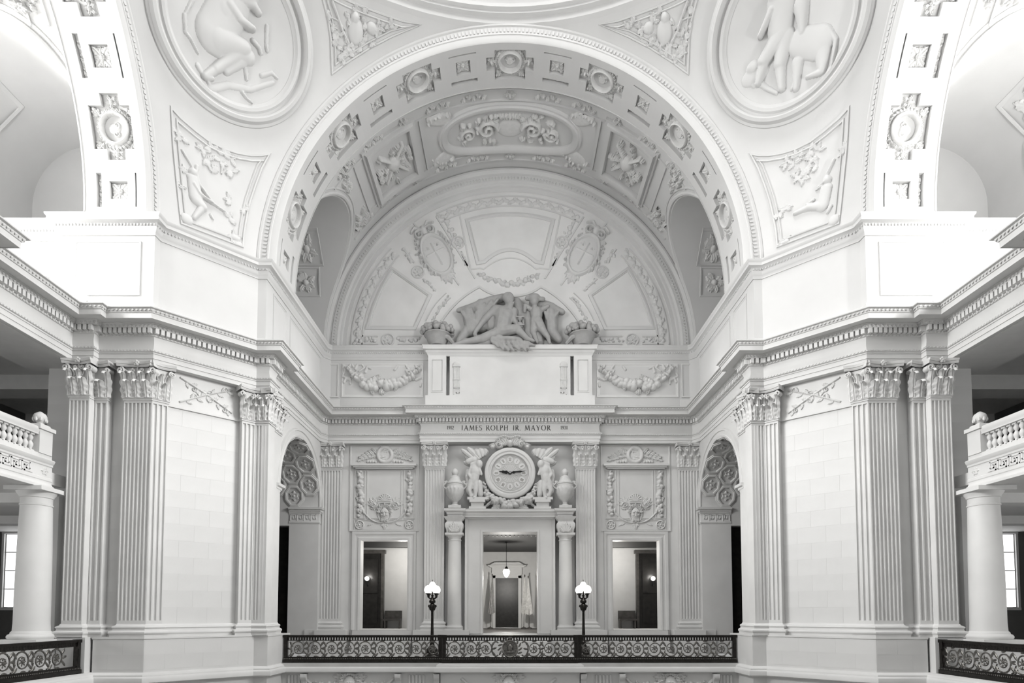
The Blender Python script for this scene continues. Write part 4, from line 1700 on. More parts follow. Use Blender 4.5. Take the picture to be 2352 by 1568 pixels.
for s, side in ((1, 'left'), (-1, 'right')):
    cx_ = -2.68 * s
    t = thing('portal_column', 'smooth stone column %s of the middle doorway' % ('left' if s > 0 else 'right'), 'column', (cx_, 18.9, 1.14), 'columns of the clock portal')
    MB().box(cx_ - .42, cx_ + .42, 18.5, 19.3, 1.14, 1.22).lathe([(.3, 1.22), (.40, 1.22), (.42, 1.27), (.40, 1.33), (.36, 1.35), (.35, 1.42)], (cx_, 18.9, 0), 24).build('base', 'stone', t)
    MB().lathe([(.345, 1.40), (.335, 2.5), (.325, 3.8), (.305, 5.3), (.30, 5.42), (.325, 5.44), (.325, 5.48), (.30, 5.5), (.30, 5.62)], (cx_, 18.9, 0), 28).build('shaft', 'stone', t)
    cb = MB().lathe([(.30, 5.58), (.36, 5.66), (.38, 5.70)], (cx_, 18.9, 0), 24)
    cb.box(cx_ - .44, cx_ + .44, 18.5, 19.3, 5.70, 5.80)
    pr_ = [(.36, 5.80), (.38, 5.95), (.44, 6.12), (.43, 6.25), (.37, 6.32), (.36, 6.40), (.44, 6.48), (.50, 6.58)]
    P = np.zeros((4, len(pr_), 3))
    for j, (r_, z_) in enumerate(pr_):
        for i, (sx, sy) in enumerate(((-1, .6), (-1, -1), (1, -1), (1, .6))):
            P[i, j] = (cx_ + sx * r_, 18.92 + sy * r_, z_)
    cb.grid(P)
    R = Rel(cx_ - .42, cx_ + .42, 5.82, 6.4, .02)
    R.acanthus((cx_, 5.85), PI / 2, .5, .4, .08, None, 5)
    R.into(cb, plane_y(18.5))
    cb.build('capital', 'carving', t)

# ---- the clock
CZ, CYY = 8.76, 18.82
t = thing('clock', 'round stone wall clock with roman dial and dark hands above the portal', 'clock', (0, CYY, CZ))
pm_ = plane_y(CYY)
circ = lambda r, n=64: [(r * math.cos(2 * PI * k / n), CZ + r * math.sin(2 * PI * k / n)) for k in range(n)]
MB().sweep2(circ(1.25), [(0, -.5), (0, .0), (.03, .06), (.10, .09), (.18, .08), (.22, .03), (.26, .03), (.29, .06), (.33, .06), (.36, -.02), (.36, -.1)], pm_).build('rim', 'stone', t)
fc = MB().prism(circ(.92), pm_, -.3, -.05)
dial = fc.build('dial', 'dial', t)
mk = MB()
mk.sweep2(circ(.47), [(0, -.06), (0, -.035), (.02, -.035), (.02, -.06)], pm_)
mk.sweep2(circ(.86, 64), [(0, -.06), (0, -.035), (.015, -.035), (.015, -.06)], pm_)
for k in range(24):
    a = 2 * PI * k / 24
    f_ = lambda u, v, h, a=a: np.stack([math.cos(a) * v - math.sin(a) * u, CYY - h + 0 * u, CZ + math.sin(a) * v + math.cos(a) * u], -1)
    mk.mbox(f_, -.018, .018, .02, .44, -.06, -.04)
mk.build('dial_rays', 'stone', dial, smooth=False)
NUM = {1: 'I', 2: 'II', 3: 'III', 4: 'IIII', 5: 'V', 6: 'VI', 7: 'VII', 8: 'VIII', 9: 'IX', 10: 'X', 11: 'XI', 12: 'XII'}
for hno, txt in NUM.items():
    a = PI / 2 - 2 * PI * hno / 12
    pl = MB()
    f_ = lambda u, v, h, a=a: np.stack([math.cos(a) * (v + .665) + math.sin(a) * u, CYY - h + 0 * u, CZ + math.sin(a) * (v + .665) - math.cos(a) * u], -1)
    pl.prism([(.13 * math.cos(q_) if abs(math.cos(q_)) < .9 else .13 * math.copysign(1, math.cos(q_)), .165 * math.sin(q_)) for q_ in np.linspace(0, 2 * PI, 16, endpoint=False)], f_, -.06, -.03)
    po = pl.build('hour_plaque', 'paint_white', dial)
    nm = MB()
    W_ = {'I': .032, 'V': .07, 'X': .07}
    tot = sum(W_[ch] for ch in txt)
    x = -tot / 2
    for ch in txt:
        w_ = W_[ch]
        if ch == 'I':
            nm.mbox(f_, x + .009, x + .023, -.08, .08, -.03, -.018)
        elif ch == 'V':
            nm.prism([(x, .08), (x + .018, .08), (x + .042, -.08), (x + .03, -.08)], f_, -.03, -.018)
            nm.prism([(x + .068, .08), (x + .056, .08), (x + .03, -.08), (x + .042, -.08)], f_, -.03, -.018)
        else:
            nm.prism([(x, .08), (x + .02, .08), (x + .07, -.08), (x + .05, -.08)], f_, -.03, -.018)
            nm.prism([(x + .07, .08), (x + .058, .08), (x, -.08), (x + .012, -.08)], f_, -.03, -.018)
        x += w_
    nm.build('numeral', 'gilt', dial, smooth=False)


def hand(name, ang, L, w_, y):
    hm = MB()
    f_ = lambda u, v, h: np.stack([math.cos(ang) * u - math.sin(ang) * v, CYY - h + 0 * u, CZ + math.sin(ang) * u + math.cos(ang) * v], -1)
    out = [(0, -.02), (.1, -.025), (.16, -w_), (.3, -w_ * .6), (L * .62, -w_ * .9), (L * .75, -w_ * .35), (L * .86, -w_ * .3), (L, 0)]
    hm.prism(out + [(a_, -b_) for a_, b_ in reversed(out[:-1])], f_, y, y + .015)
    hm.prism([(-.22, -.025), (0, -.02), (0, .02), (-.22, .025)], f_, y, y + .015)
    hm.build(name, 'iron', t, smooth=False)


hand('hour_hand', RAD(173), .56, .085, .02)
hand('minute_hand', RAD(6), .80, .055, .045)
MB().prism([(.05 * math.cos(k * PI / 8), CZ + .05 * math.sin(k * PI / 8)) for k in range(16)], pm_, .0, .09).build('hub', 'chrome', t)

# carved surround of the clock: crest above, garland below
rg = random.Random(31)
R = Rel(-1.1, 1.1, 9.9, 10.75, .02)
for sg in (-1, 1):
    for k in range(5):
        R.leaf((sg * (.12 + .05 * k), 10.12), PI / 2 - sg * (.25 + .28 * k), .5, .11, .2)
    R.spiral((sg * .55, 10.12), .16, 1.2, .05, .2, 0, sg)
    R.leaf((sg * .65, 10.1), PI / 2 - sg * 1.5, .38, .1, .18).blob((sg * .85, 10.02), .1, .08, .16)
R.blob((0, 10.22), .15, .17, .26)
for k in range(10):
    R.blob((-.45 + .1 * k, 10.50 + .05 * math.sin(k)), .07, .08, .2)
tag(R.into(MB(), plane_y(18.85)).build('crest_relief', 'carving'), 'carved leafy crest on top of the clock', 'relief')
R = Rel(-1.75, 1.75, 6.98, 8.8, .025)
R.fruit([(-1.35, 8.3), (-1.2, 7.8), (-.8, 7.42), (0, 7.22), (.8, 7.42), (1.2, 7.8), (1.35, 8.3)], .12, .24, .22, 150, rg, .9)
for sg in (-1, 1):
    R.leaf((sg * .5, 7.3), -PI / 2 + sg * .9, .6, .12, .15).leaf((sg * .3, 7.2), -PI / 2 + sg * 1.2, .7, .1, .12)
    R.line([(sg * .9, 7.4), (sg * 1.2, 7.15), (sg * 1.65, 7.05)], .07, .04, .15)
tag(R.into(MB(), plane_y(19.02)).build('garland', 'carving'), 'carved garland curving under the clock', 'relief')

# urns
for s, side in ((1, 'left'), (-1, 'right')):
    ux, uy = -2.66 * s, 18.72
    t = thing('urn', 'fluted stone urn with scroll handles %s of the clock' % ('left' if s > 0 else 'right'), 'urn', (ux, uy, 6.985), 'urns beside the clock')
    MB().box(ux - .30, ux + .30, uy - .28, uy + .28, 6.985, 7.12).lathe([(.26, 7.12), (.2, 7.16), (.13, 7.2), (.12, 7.3), (.18, 7.36), (.2, 7.38)], (ux, uy, 0), 20).build('foot', 'carving', t)
    n = 60
    P = np.zeros((n, 9, 3))
    for j, (r_, z_) in enumerate([(.17, 7.36), (.28, 7.46), (.38, 7.62), (.43, 7.8), (.44, 7.93), (.41, 8.02), (.40, 8.06), (.41, 8.1), (.36, 8.16)]):
        a = 2 * PI * np.arange(n) / n
        tw = (z_ - 7.36) * 1.2
        rr = r_ * (1 + (.085 * np.cos(15 * (a + tw)) if 0 < j < 5 else 0))
        P[:, j] = np.stack([ux + rr * np.cos(a), uy + rr * np.sin(a), np.full(n, z_)], 1)
    MB().grid(P, closed_u=True).build('bowl', 'carving', t)
    MB().lathe([(.36, 8.15), (.40, 8.18), (.40, 8.23), (.33, 8.27), (.30, 8.33), (.25, 8.42), (.24, 8.5), (.16, 8.56), (.11, 8.60), (.15, 8.66), (.17, 8.76), (.13, 8.87), (.06, 8.93), (0, 8.95)], (ux, uy, 0), 22).build('lid', 'carving', t)
    for sg in (-1, 1):
        h_ = MB().tube([(ux + sg * (.36 + .20 * math.sin(PI * q_)), uy, 7.92 + .34 * q_) for q_ in np.linspace(0, 1, 8)] + [(ux + sg * (.42 - .07 * math.cos(a)), uy, 8.26 + .07 * math.sin(a) - .02) for a in np.linspace(PI, -.6, 8)], .045, 6)
        h_.build('handle', 'carving', t)

# ---- inscription on the frieze
def letters(txt, x0, zc, hgt, Y, name, parent, sp=.16):
    def stroke(mb, a, b, w0, w1=None):
        w1 = w0 if w1 is None else w1
        a, b = np.array(a, float), np.array(b, float)
        d = (b - a) / (np.linalg.norm(b - a) + 1e-9)
        n_ = np.array([-d[1], d[0]])
        pts_ = [a + n_ * w0 / 2, a - n_ * w0 / 2, b - n_ * w1 / 2, b + n_ * w1 / 2]
        mb.prism([(ox + hgt * p_[0], zc + hgt * (p_[1] - .5)) for p_ in pts_], plane_y(Y), 0, .012)

    def bow(mb, c, rx, ry, a0, a1, thick=.14, thin=.05, n=14):
        for i in range(n):
            a, b = a0 + (a1 - a0) * i / n, a0 + (a1 - a0) * (i + 1) / n
            wa = thin + (thick - thin) * abs(math.cos(a))
            wb = thin + (thick - thin) * abs(math.cos(b))
            stroke(mb, (c[0] + rx * math.cos(a), c[1] + ry * math.sin(a)), (c[0] + rx * math.cos(b), c[1] + ry * math.sin(b)), wa, wb)
    T, t_ = .14, .055
    ser = lambda mb, x, y, w_=.26: stroke(mb, (x - w_ / 2, y), (x + w_ / 2, y), .04)
    wid = {'J': .45, 'A': .82, 'M': 1.02, 'E': .55, 'S': .55, 'R': .68, 'O': .92, 'L': .52, 'P': .58, 'H': .82, 'Y': .78, '.': .2, ' ': .42, '1': .26, '9': .5, '2': .5, '3': .48}
    ox = x0
    for ch in txt:
        mb = MB()
        w_ = wid[ch]
        if ch == 'J':
            stroke(mb, (.3, 1), (.3, .1), T); bow(mb, (.1, .05), .2, .2, 0, -PI * .7, .12); ser(mb, .3, .98)
        elif ch == 'A':
            stroke(mb, (.08, 0), (.41, 1), t_); stroke(mb, (.41, 1), (.72, 0), T); stroke(mb, (.2, .36), (.6, .36), t_); ser(mb, .08, .02); ser(mb, .74, .02)
        elif ch == 'M':
            stroke(mb, (.1, 0), (.2, 1), t_); stroke(mb, (.2, 1), (.5, .1), T); stroke(mb, (.5, .1), (.8, 1), t_); stroke(mb, (.8, 1), (.9, 0), T); ser(mb, .1, .02); ser(mb, .9, .02)
        elif ch == 'E':
            stroke(mb, (.14, 0), (.14, 1), T)
            for y, x1 in ((.97, .5), (.52, .42), (.03, .54)):
                stroke(mb, (.1, y), (x1, y), t_); stroke(mb, (x1, y - .06), (x1, y + .06), .04)
        elif ch == 'S':
            bow(mb, (.27, .75), .19, .22, .4, PI * 1.5, .1); bow(mb, (.27, .26), .21, .24, PI / 2, -PI * .85, .12)
        elif ch in 'RP':
            stroke(mb, (.14, 0), (.14, 1), T); bow(mb, (.22, .74), .28, .24, PI / 2, -PI / 2); ser(mb, .14, .02); ser(mb, .1, .98, .15)
            if ch == 'R':
                stroke(mb, (.3, .5), (.68, .0), T)
        elif ch == 'O':
            bow(mb, (.46, .5), .38, .48, 0, 2 * PI, n=24)
        elif ch == 'L':
            stroke(mb, (.14, 0), (.14, 1), T); stroke(mb, (.1, .03), (.5, .03), t_); stroke(mb, (.5, .0), (.5, .14), .04); ser(mb, .14, .98)
        elif ch == 'H':
            stroke(mb, (.14, 0), (.14, 1), T); stroke(mb, (.68, 0), (.68, 1), T); stroke(mb, (.14, .53), (.68, .53), t_)
            for x in (.14, .68):
                ser(mb, x, .02); ser(mb, x, .98)
        elif ch == 'Y':
            stroke(mb, (.06, 1), (.4, .48), T); stroke(mb, (.74, 1), (.4, .48), t_); stroke(mb, (.4, .5), (.4, 0), T); ser(mb, .08, .98); ser(mb, .72, .98); ser(mb, .4, .02)
        elif ch == '.':
            stroke(mb, (.02, .06), (.14, .06), .12)
        elif ch == '1':
            stroke(mb, (.13, 0), (.13, 1), T); ser(mb, .13, .02, .24); stroke(mb, (.02, .88), (.13, .98), t_)
        elif ch == '9':
            bow(mb, (.24, .7), .18, .27, 0, 2 * PI, .12); bow(mb, (.0, .66), .42, .66, 0, -PI * .42, .12, .05, 8)
        elif ch == '2':
            bow(mb, (.23, .74), .18, .23, PI * .9, -PI * .2, .12, .05, 9); stroke(mb, (.39, .62), (.06, .05), .09); stroke(mb, (.04, .05), (.46, .05), .09)
        elif ch == '3':
            bow(mb, (.2, .76), .17, .2, PI * .85, -PI / 2, .12, .05, 9); bow(mb, (.2, .28), .21, .27, PI / 2, -PI * .85, .12, .05, 10)
        if mb.n:
            mb.build(name, 'letter', parent, smooth=False)
        ox += hgt * (w_ + sp)
    return ox


ins = thing('inscription', 'dark carved inscription with dates on the frieze above the clock', 'inscription', (0, 18.97, 11.0))
letters('JAMES ROLPH JR. MAYOR', at(1058, 984, Y=18.95)[0], 11.02, .265, 18.975, 'letter', ins, sp=.145)
letters('1912', at(1027, 984, Y=18.95)[0], 11.03, .17, 18.975, 'numeral', ins, sp=.14)
letters('1931', at(1288, 984, Y=18.95)[0], 11.03, .17, 18.975, 'numeral', ins, sp=.14)

# ================================================================ ROOMS BEHIND THE DOORWAYS
for s, side in ((1, 'left'), (-1, 'right')):
    r = MB()
    sbox(r, s, -9.8, -4.2, 20.1, 24.0, .9, 1.12)
    sbox(r, s, -9.8, -4.2, 23.8, 24.0, 1.12, 7.0)
    sbox(r, s, -9.9, -9.7, 20.1, 24.0, 1.12, 7.0)
    sbox(r, s, -4.3, -4.1, 20.1, 24.0, 1.12, 7.0)
    ro = struct(r.build('wall_corridor_' + side, 'inner_wall', smooth=False), 'pale corridor wall seen through the %s doorway' % side)
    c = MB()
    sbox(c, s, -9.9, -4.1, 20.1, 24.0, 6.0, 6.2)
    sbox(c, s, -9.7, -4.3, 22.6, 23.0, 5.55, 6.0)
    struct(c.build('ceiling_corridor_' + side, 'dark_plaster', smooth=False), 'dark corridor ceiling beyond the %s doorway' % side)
    # dark panelled door with a frame
    d = thing('corridor_door', 'dark wooden door with lit sconce beyond the %s doorway' % side, 'door', (s * -8.3, 23.8, 1.12), 'dark corridor doors')
    p = MB()
    sbox(p, s, -9.6, -7.2, 23.6, 23.78, 1.12, 5.3)
    p.build('door_leaf', 'wood', d, smooth=False)
    for z0, z1 in ((1.4, 2.9), (3.1, 5.0)):
        for x0, x1 in ((-9.4, -8.5), (-8.3, -7.4)):
            p = MB()
            sbox(p, s, x0, x1, 23.55, 23.6, z0, z1)
            p.build('door_panel', 'wood', d, smooth=False)
    p = MB()
    sbox(p, s, -7.2, -7.06, 23.5, 23.8, 1.12, 5.3)
    sbox(p, s, -9.7, -6.98, 23.45, 23.8, 5.3, 5.5)
    p.build('door_frame', 'wood_mid', d, smooth=False)
    sc_ = thing('wall_sconce', 'lit globe sconce on the dark door beyond the %s doorway' % side, 'sconce', (s * -7.95, 23.5, 3.6), 'corridor sconces')
    MB().tube([(s * -7.95, 23.58, 3.55), (s * -7.95, 23.42, 3.5), (s * -7.95, 23.36, 3.62), (s * -7.95, 23.36, 3.74)], [.05, .03, .03, .06], 8).ball((s * -7.95, 23.56, 3.55), (.08, .03, .12), 8, 6).build('bracket', 'iron', sc_)
    MB().ball((s * -7.95, 23.36, 3.88), .13, 14, 10).build('globe', 'globe', sc_)
    b = thing('bench', 'dark wooden bench by the corridor wall beyond the %s doorway' % side, 'bench', (s * -6.7, 23.5, 1.12), 'corridor benches')
    p = MB()
    sbox(p, s, -7.0, -6.05, 23.2, 23.75, 1.55, 1.65)
    p.build('seat', 'wood_mid', b, smooth=False)
    p = MB()
    sbox(p, s, -7.0, -6.05, 23.66, 23.76, 1.65, 2.1)
    p.build('backrest', 'wood_mid', b, smooth=False)
    for x in (-6.95, -6.15):
        p = MB()
        sbox(p, s, x, x + .08, 23.22, 23.74, 1.12, 1.55)
        p.build('leg', 'wood_mid', b, smooth=False)

r = MB()
struct(MB().box(-3.6, 3.6, 20.1, 32.2, .75, .95).build('floor_anteroom', 'wood_mid', smooth=False), 'dark floor of the room beyond the middle doorway')
r.box(-3.6, 3.6, 32.0, 32.2, .95, 6.6).box(-3.8, -3.6, 20.1, 32.2, .75, 6.6).box(3.6, 3.8, 20.1, 32.2, .75, 6.6)
room = struct(r.build('wall_anteroom', 'inner_wall', smooth=False), 'grey room wall seen through the middle doorway')
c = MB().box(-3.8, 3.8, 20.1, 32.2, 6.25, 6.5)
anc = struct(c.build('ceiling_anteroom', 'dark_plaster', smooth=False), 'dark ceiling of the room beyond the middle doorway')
co = None
for k in range(13):
    if co is None:
        co = MB().prism([(-.055, .09), (.055, .09), (.03, -.09), (-.03, -.09)], plane_y(0), -.1, .06).build('corbel', 'paint_white', smooth=False)
        o = co
    else:
        o = co.copy()
        COL.objects.link(o)
    o.parent = anc
    o.location = (-1.32 + .22 * k, 20.7, 5.98)
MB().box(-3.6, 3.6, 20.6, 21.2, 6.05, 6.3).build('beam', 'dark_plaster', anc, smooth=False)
DX = -.22
d = thing('anteroom_door', 'tall dark double door with white surround at the end of the middle room', 'door', (DX, 32.0, .95))
for sg in (-1, 1):
    p = MB().box(min(DX, DX + sg * .79), max(DX, DX + sg * .79), 31.88, 31.98, 1.0, 4.42)
    lf_ = p.build('door_leaf', 'wood', d, smooth=False)
    for z0, z1 in ((1.2, 2.1), (2.3, 4.2)):
        MB().box(min(DX + sg * .12, DX + sg * .68), max(DX + sg * .12, DX + sg * .68), 31.85, 31.88, z0, z1).build('door_panel', 'wood', lf_, smooth=False)
    MB().ball((DX + sg * .06, 31.84, 2.05), .04, 8, 6).build('knob', 'chrome', lf_)
p = MB().box(DX - 1.0, DX - .79, 31.8, 32.0, .95, 4.6).box(DX + .79, DX + 1.0, 31.8, 32.0, .95, 4.6).box(DX - 1.0, DX + 1.0, 31.8, 32.0, 4.42, 4.65)
p.box(DX - 1.05, DX + 1.05, 31.75, 32.0, 4.65, 5.15).box(DX - 1.2, DX + 1.2, 31.65, 32.0, 5.15, 5.22).box(DX - 1.32, DX + 1.32, 31.5, 32.0, 5.22, 5.3)
p.prism([(DX - 1.2, 5.3), (DX + 1.2, 5.3), (DX + .85, 5.5), (DX - .85, 5.5)], plane_y(31.9), 0, .3)
p.build('door_surround', 'paint_white', d, smooth=False)
MB().box(DX - .79, DX + .79, 31.7, 31.98, .95, 1.0).build('threshold', 'chrome', d, smooth=False)  # bright metal strip stands in for light showing under the door

pd_ = thing('pendant_lamp', 'white globe pendant lamp hanging in the room beyond the middle doorway', 'lamp', (DX, 26.0, 6.25))
MB().tube([(DX, 26, 6.25), (DX, 26, 5.4), (DX, 26, 4.7)], .018, 6).lathe([(.0, 6.25), (.09, 6.25), (.07, 6.18), (.02, 6.15)], (DX, 26, 0), 12).lathe([(.02, 4.78), (.06, 4.74), (.1, 4.64), (.1, 4.6)], (DX, 26, 0), 12).build('rod', 'iron', pd_)
MB().lathe([(.09, 4.62), (.17, 4.58), (.215, 4.48), (.2, 4.36), (.13, 4.24), (.09, 4.18), (.06, 4.14), (0, 4.12)], (DX, 26, 0), 20).build('globe', 'globe', pd_)


def flag(label, x, y, h, mats, tilt, stripes=False):
    t = thing('flag', label, 'flag', (x, y, .95), 'flags in the middle room')
    MB().lathe([(.0, .95), (.2, .95), (.2, 1.0), (.05, 1.06), (.03, 1.1)], (x, y, 0), 14).tube([(x, y, .96), (x + tilt * h, y, .95 + h)], .02, 6).ball((x + tilt * h, y, 1.0 + h), (.045, .03, .09), 8, 6).build('pole', 'wood_mid', t)
    n = 22
    P = np.zeros((2 * n, 12, 3))
    rows = []
    top = .95 + h - .08
    bot = .95 + h * .36
    nseg = 13 if stripes else 1
    for j in range(nseg):
        P = np.zeros((9, 3, 3))
        for i in range(9):
            q_ = i / 8
            z_ = top + (bot - top) * q_ - .35 * q_
            for k in range(3):
                a = (j + k / 2) / nseg
                spread = (.05 + .42 * q_) * (a - .45)
                P[i, k] = (x + tilt * h * (1 - .6 * q_) + spread, y - .06 - .05 * math.sin(a * 16 + q_ * 3) * (.3 + q_), z_ + .28 * q_ * abs(a - .5))
        me_ = MB().grid(P)
        me_.grid(P + np.array([0, .02, 0]))
        me_.build('cloth_stripe' if stripes else 'cloth', mats[j % len(mats)], t)
    return t


flag('striped flag draped on a pole left of the dark double door', -1.33, 30.6, 3.55, ('flag_dark', 'flag_light'), .04, True)
flag('pale flag draped on a pole just right of the dark double door', .92, 30.6, 3.5, ('flag_light',), .02)
flag('grey flag draped on the pole farthest right in the middle room', 1.28, 30.2, 3.4, ('flag_light', 'flag_dark'), -.02, False)

# ================================================================ STANDING LAMPS ON THE BALCONY
for s, side in ((1, 'left'), (-1, 'right')):
    lx, ly = at(993 if s > 0 else 1340, 1400, Y=17.0)[0], 17.0
    t = thing('standing_lamp', 'ornate bronze lamp standard with glowing globes %s of the middle doorway' % ('left' if s > 0 else 'right'), 'lamp', (lx, ly, 0), 'bronze lamp standards')
    MB().lathe([(0, 0), (.34, 0), (.34, .08), (.28, .12), (.26, .3), (.2, .4), (.12, .48), (.1, .6), (.13, .66), (.08, .74)], (lx, ly, 0), 16).build('base', 'bronze', t)
    MB().lathe([(.08, .72), (.075, .9), (.06, 1.4), (.055, 2.0), (.07, 2.02), (.05, 2.06)], (lx, ly, 0), 12).build('pole', 'bronze', t)
    k_ = MB().lathe([(.05, 2.04), (.12, 2.08), (.15, 2.16), (.16, 2.26), (.11, 2.34), (.08, 2.38), (.14, 2.42), (.15, 2.50), (.1, 2.56), (.05, 2.62), (.05, 2.72), (.09, 2.76)], (lx, ly, 0), 14)
    for k in range(6):
        a = 2 * PI * k / 6
        k_.ball((lx + .15 * math.cos(a), ly + .15 * math.sin(a), 2.26), (.05, .05, .07), 6, 4)
    k_.build('knop', 'bronze', t)
    gl = []
    for k in range(4):
        a = PI / 4 + PI / 2 * k
        ex, ey = lx + .25 * math.cos(a), ly + .25 * math.sin(a)
        arm_ = MB().tube([(lx, ly, 2.62), (lx + .14 * math.cos(a), ly + .14 * math.sin(a), 2.60), (ex, ey, 2.66), (ex, ey, 2.80)], [.03, .028, .026, .05], 6).lathe([(.03, 2.76), (.09, 2.80), (.1, 2.84)], (ex, ey, 0), 10).build('arm', 'bronze', t)
        MB().lathe([(.06, 2.83), (.12, 2.86), (.165, 2.94), (.17, 3.02), (.13, 3.12), (.07, 3.17), (.03, 3.19), (0, 3.2)], (ex, ey, 0), 14).build('globe', 'globe', arm_)
    MB().lathe([(.03, 2.7), (.035, 3.0), (.08, 3.04), (.09, 3.06)], (lx, ly, 0), 10).tube([(lx, ly, 3.3), (lx, ly, 3.46)], [.02, .01], 6).build('stem', 'bronze', t)
    MB().lathe([(.06, 3.04), (.12, 3.08), (.155, 3.16), (.15, 3.24), (.1, 3.32), (.05, 3.36), (0, 3.37)], (lx, ly, 0), 14).build('globe', 'globe', t)


def lamp_light(name, loc, power, r=.12):
    l = bpy.data.lights.new(name, 'POINT')
    l.energy = power
    l.shadow_soft_size = r
    l.color = (1, .97, .92)
    o = bpy.data.objects.new(name, l)
    o.location = loc
    COL.objects.link(o)


for s in (-1, 1):
    lamp_light('standing_lamp_light', (at(993 if s < 0 else 1340, 1400, Y=17.0)[0], 16.7, 3.3), 55, .2)
    lamp_light('sconce_light', (s * 7.95, 23.2, 3.95), 36)
    lamp_light('corridor_fill_light', (s * 5.6, 21.6, 5.3), 160, .2)  # added fill without a fixture, brightens the corridor wall
lamp_light('pendant_light', (DX, 26.0, 3.95), 520, .15)
# ================================================================ TYMPANUM
TY = 19.35
T = lambda x, y: tuple(at(x, y, Y=TY)[[0, 2]])
TM = plane_y(TY)
TC = (0.0, ZS - .05)
ty = MB()
half = [(RV * math.cos(t), TC[1] + RV * math.sin(t)) for t in np.linspace(0, PI, 73)]
ty.sweep2(half, [(0, 0), (0, .34), (.10, .36), (.16, .30), (.22, .24), (.30, .24), (.33, .27), (.62, .27), (.65, .24), (.70, .16), (.80, .14), (.84, .05), (1.02, .04), (1.04, 0)], TM, closed=False)
PF = [(-.14, 0), (-.13, .05), (-.04, .09), (0, .09), (.02, .05), (.05, .05), (.07, .0)]


def mir(pts_):
    return pts_ + [(2 * CX - x, y) for x, y in reversed(pts_)]


def arc_px(a, b, bulge, n=10):
    """points from a to b in px, bulging to the left of the heading"""
    a, b = np.array(a, float), np.array(b, float)
    d = b - a
    nn = np.array([d[1], -d[0]]) / np.linalg.norm(d)
    return [tuple(a + d * t + nn * bulge * 4 * t * (1 - t)) for t in np.linspace(0, 1, n)]


top = arc_px((1075, 508), (1268, 508), 14, 13)
bot = arc_px((1232, 600), (1111, 600), -28, 13)
cen = top + [(1244, 602)] + bot + [(1099, 602)]
ty.sweep2([T(*p) for p in cen][::-1], PF, TM)
ty.sweep2([T(*p) for p in (arc_px((1055, 490), (1288, 490), 17, 13) + [(1262, 618), (1240, 616)] + arc_px((1232, 618), (1111, 618), -26, 11) + [(1103, 616), (1081, 618)])][::-1], [(-.04, 0), (-.03, .03), (.03, .03), (.04, 0)], TM)
for s in (1, -1):
    f_ = (lambda p: T(*p)) if s > 0 else (lambda p: T(2 * CX - p[0], p[1]))
    wedge = [(847, 751)] + arc_px((847, 751), (902, 621), 6, 9)[1:] + [(985, 679), (951, 752)]
    path = [f_(p) for p in wedge]
    if s < 0:
        path = path[::-1]
    ty.sweep2(path[::-1], PF, TM)
    # strips flanking the shield and its own rails
    for a, b in (((1003, 498), (1092, 640)), ((945, 505), (1055, 655)), ((1022, 505), (1040, 545)), ((1058, 578), (1074, 612)), ((928, 572), (952, 604)), ((972, 640), (1002, 668)), ((820, 772), (868, 772)), ((914, 772), (968, 772)), ((820, 790), (868, 790)), ((914, 790), (968, 790))):
        ty.sweep2([f_(a), f_(b)], [(-.05, 0), (-.04, .05), (.04, .05), (.05, 0)], TM, closed=False)
    # hemicycle round the statue
    hc = [f_(p) for p in [(1014, 738)] + arc_px((1014, 738), (1101, 659), 8, 9)[1:] + arc_px((1101, 659), (1171, 680), -7, 8)[1:]]
    ty.sweep2(hc, [(-.06, 0), (-.05, .06), (.05, .06), (.06, 0)], TM, closed=False)
    lb = [f_(p) for p in arc_px((985, 740), (1030, 678), 5, 8)]
    ty.sweep2(lb, [(-.2, 0), (-.18, .05), (-.14, .05), (-.13, 0)], TM, closed=False)
    ty.sweep2(lb, [(.13, 0), (.14, .05), (.18, .05), (.2, 0)], TM, closed=False)
ty.sweep2([(7.95 * math.cos(t), TC[1] + 7.95 * math.sin(t)) for t in np.linspace(RAD(62), RAD(118), 25)], [(-.04, 0), (-.03, .05), (.03, .05), (.04, 0)], TM, closed=False)
ty.sweep2([(7.45 * math.cos(t), TC[1] + 7.45 * math.sin(t)) for t in np.linspace(RAD(62), RAD(118), 25)], [(-.04, 0), (-.03, .05), (.03, .05), (.04, 0)], TM, closed=False)
for a0, a1 in ((2, 41), (139, 178)):
    for r in (7.95, 7.4):
        ty.sweep2([(r * math.cos(t), TC[1] + r * math.sin(t)) for t in np.linspace(RAD(a0), RAD(a1), 20)], [(-.04, 0), (-.03, .05), (.03, .05), (.04, 0)], TM, closed=False)
ty.build('panel_moulding', 'plaster', wall_back)
lv = MB()
for k in range(170):
    t = PI * (k + .5) / 170
    f_ = lambda u, v, h, t=t: np.stack([math.cos(t) * v - math.sin(t) * u, TY - h + 0 * u, TC[1] + math.sin(t) * v + math.cos(t) * u], -1)
    lv.add(f_(np.array([-.07, 0, .07, 0, 0.0]), np.array([8.72, 8.84, 8.72, 8.6, 8.72]) + 0, np.array([.26, .26, .26, .26, .32])), [(0, 1, 4), (1, 2, 4), (2, 3, 4), (3, 0, 4)])
stuff(lv.build('carved_moulding', 'plaster', wall_back))
rg = random.Random(41)
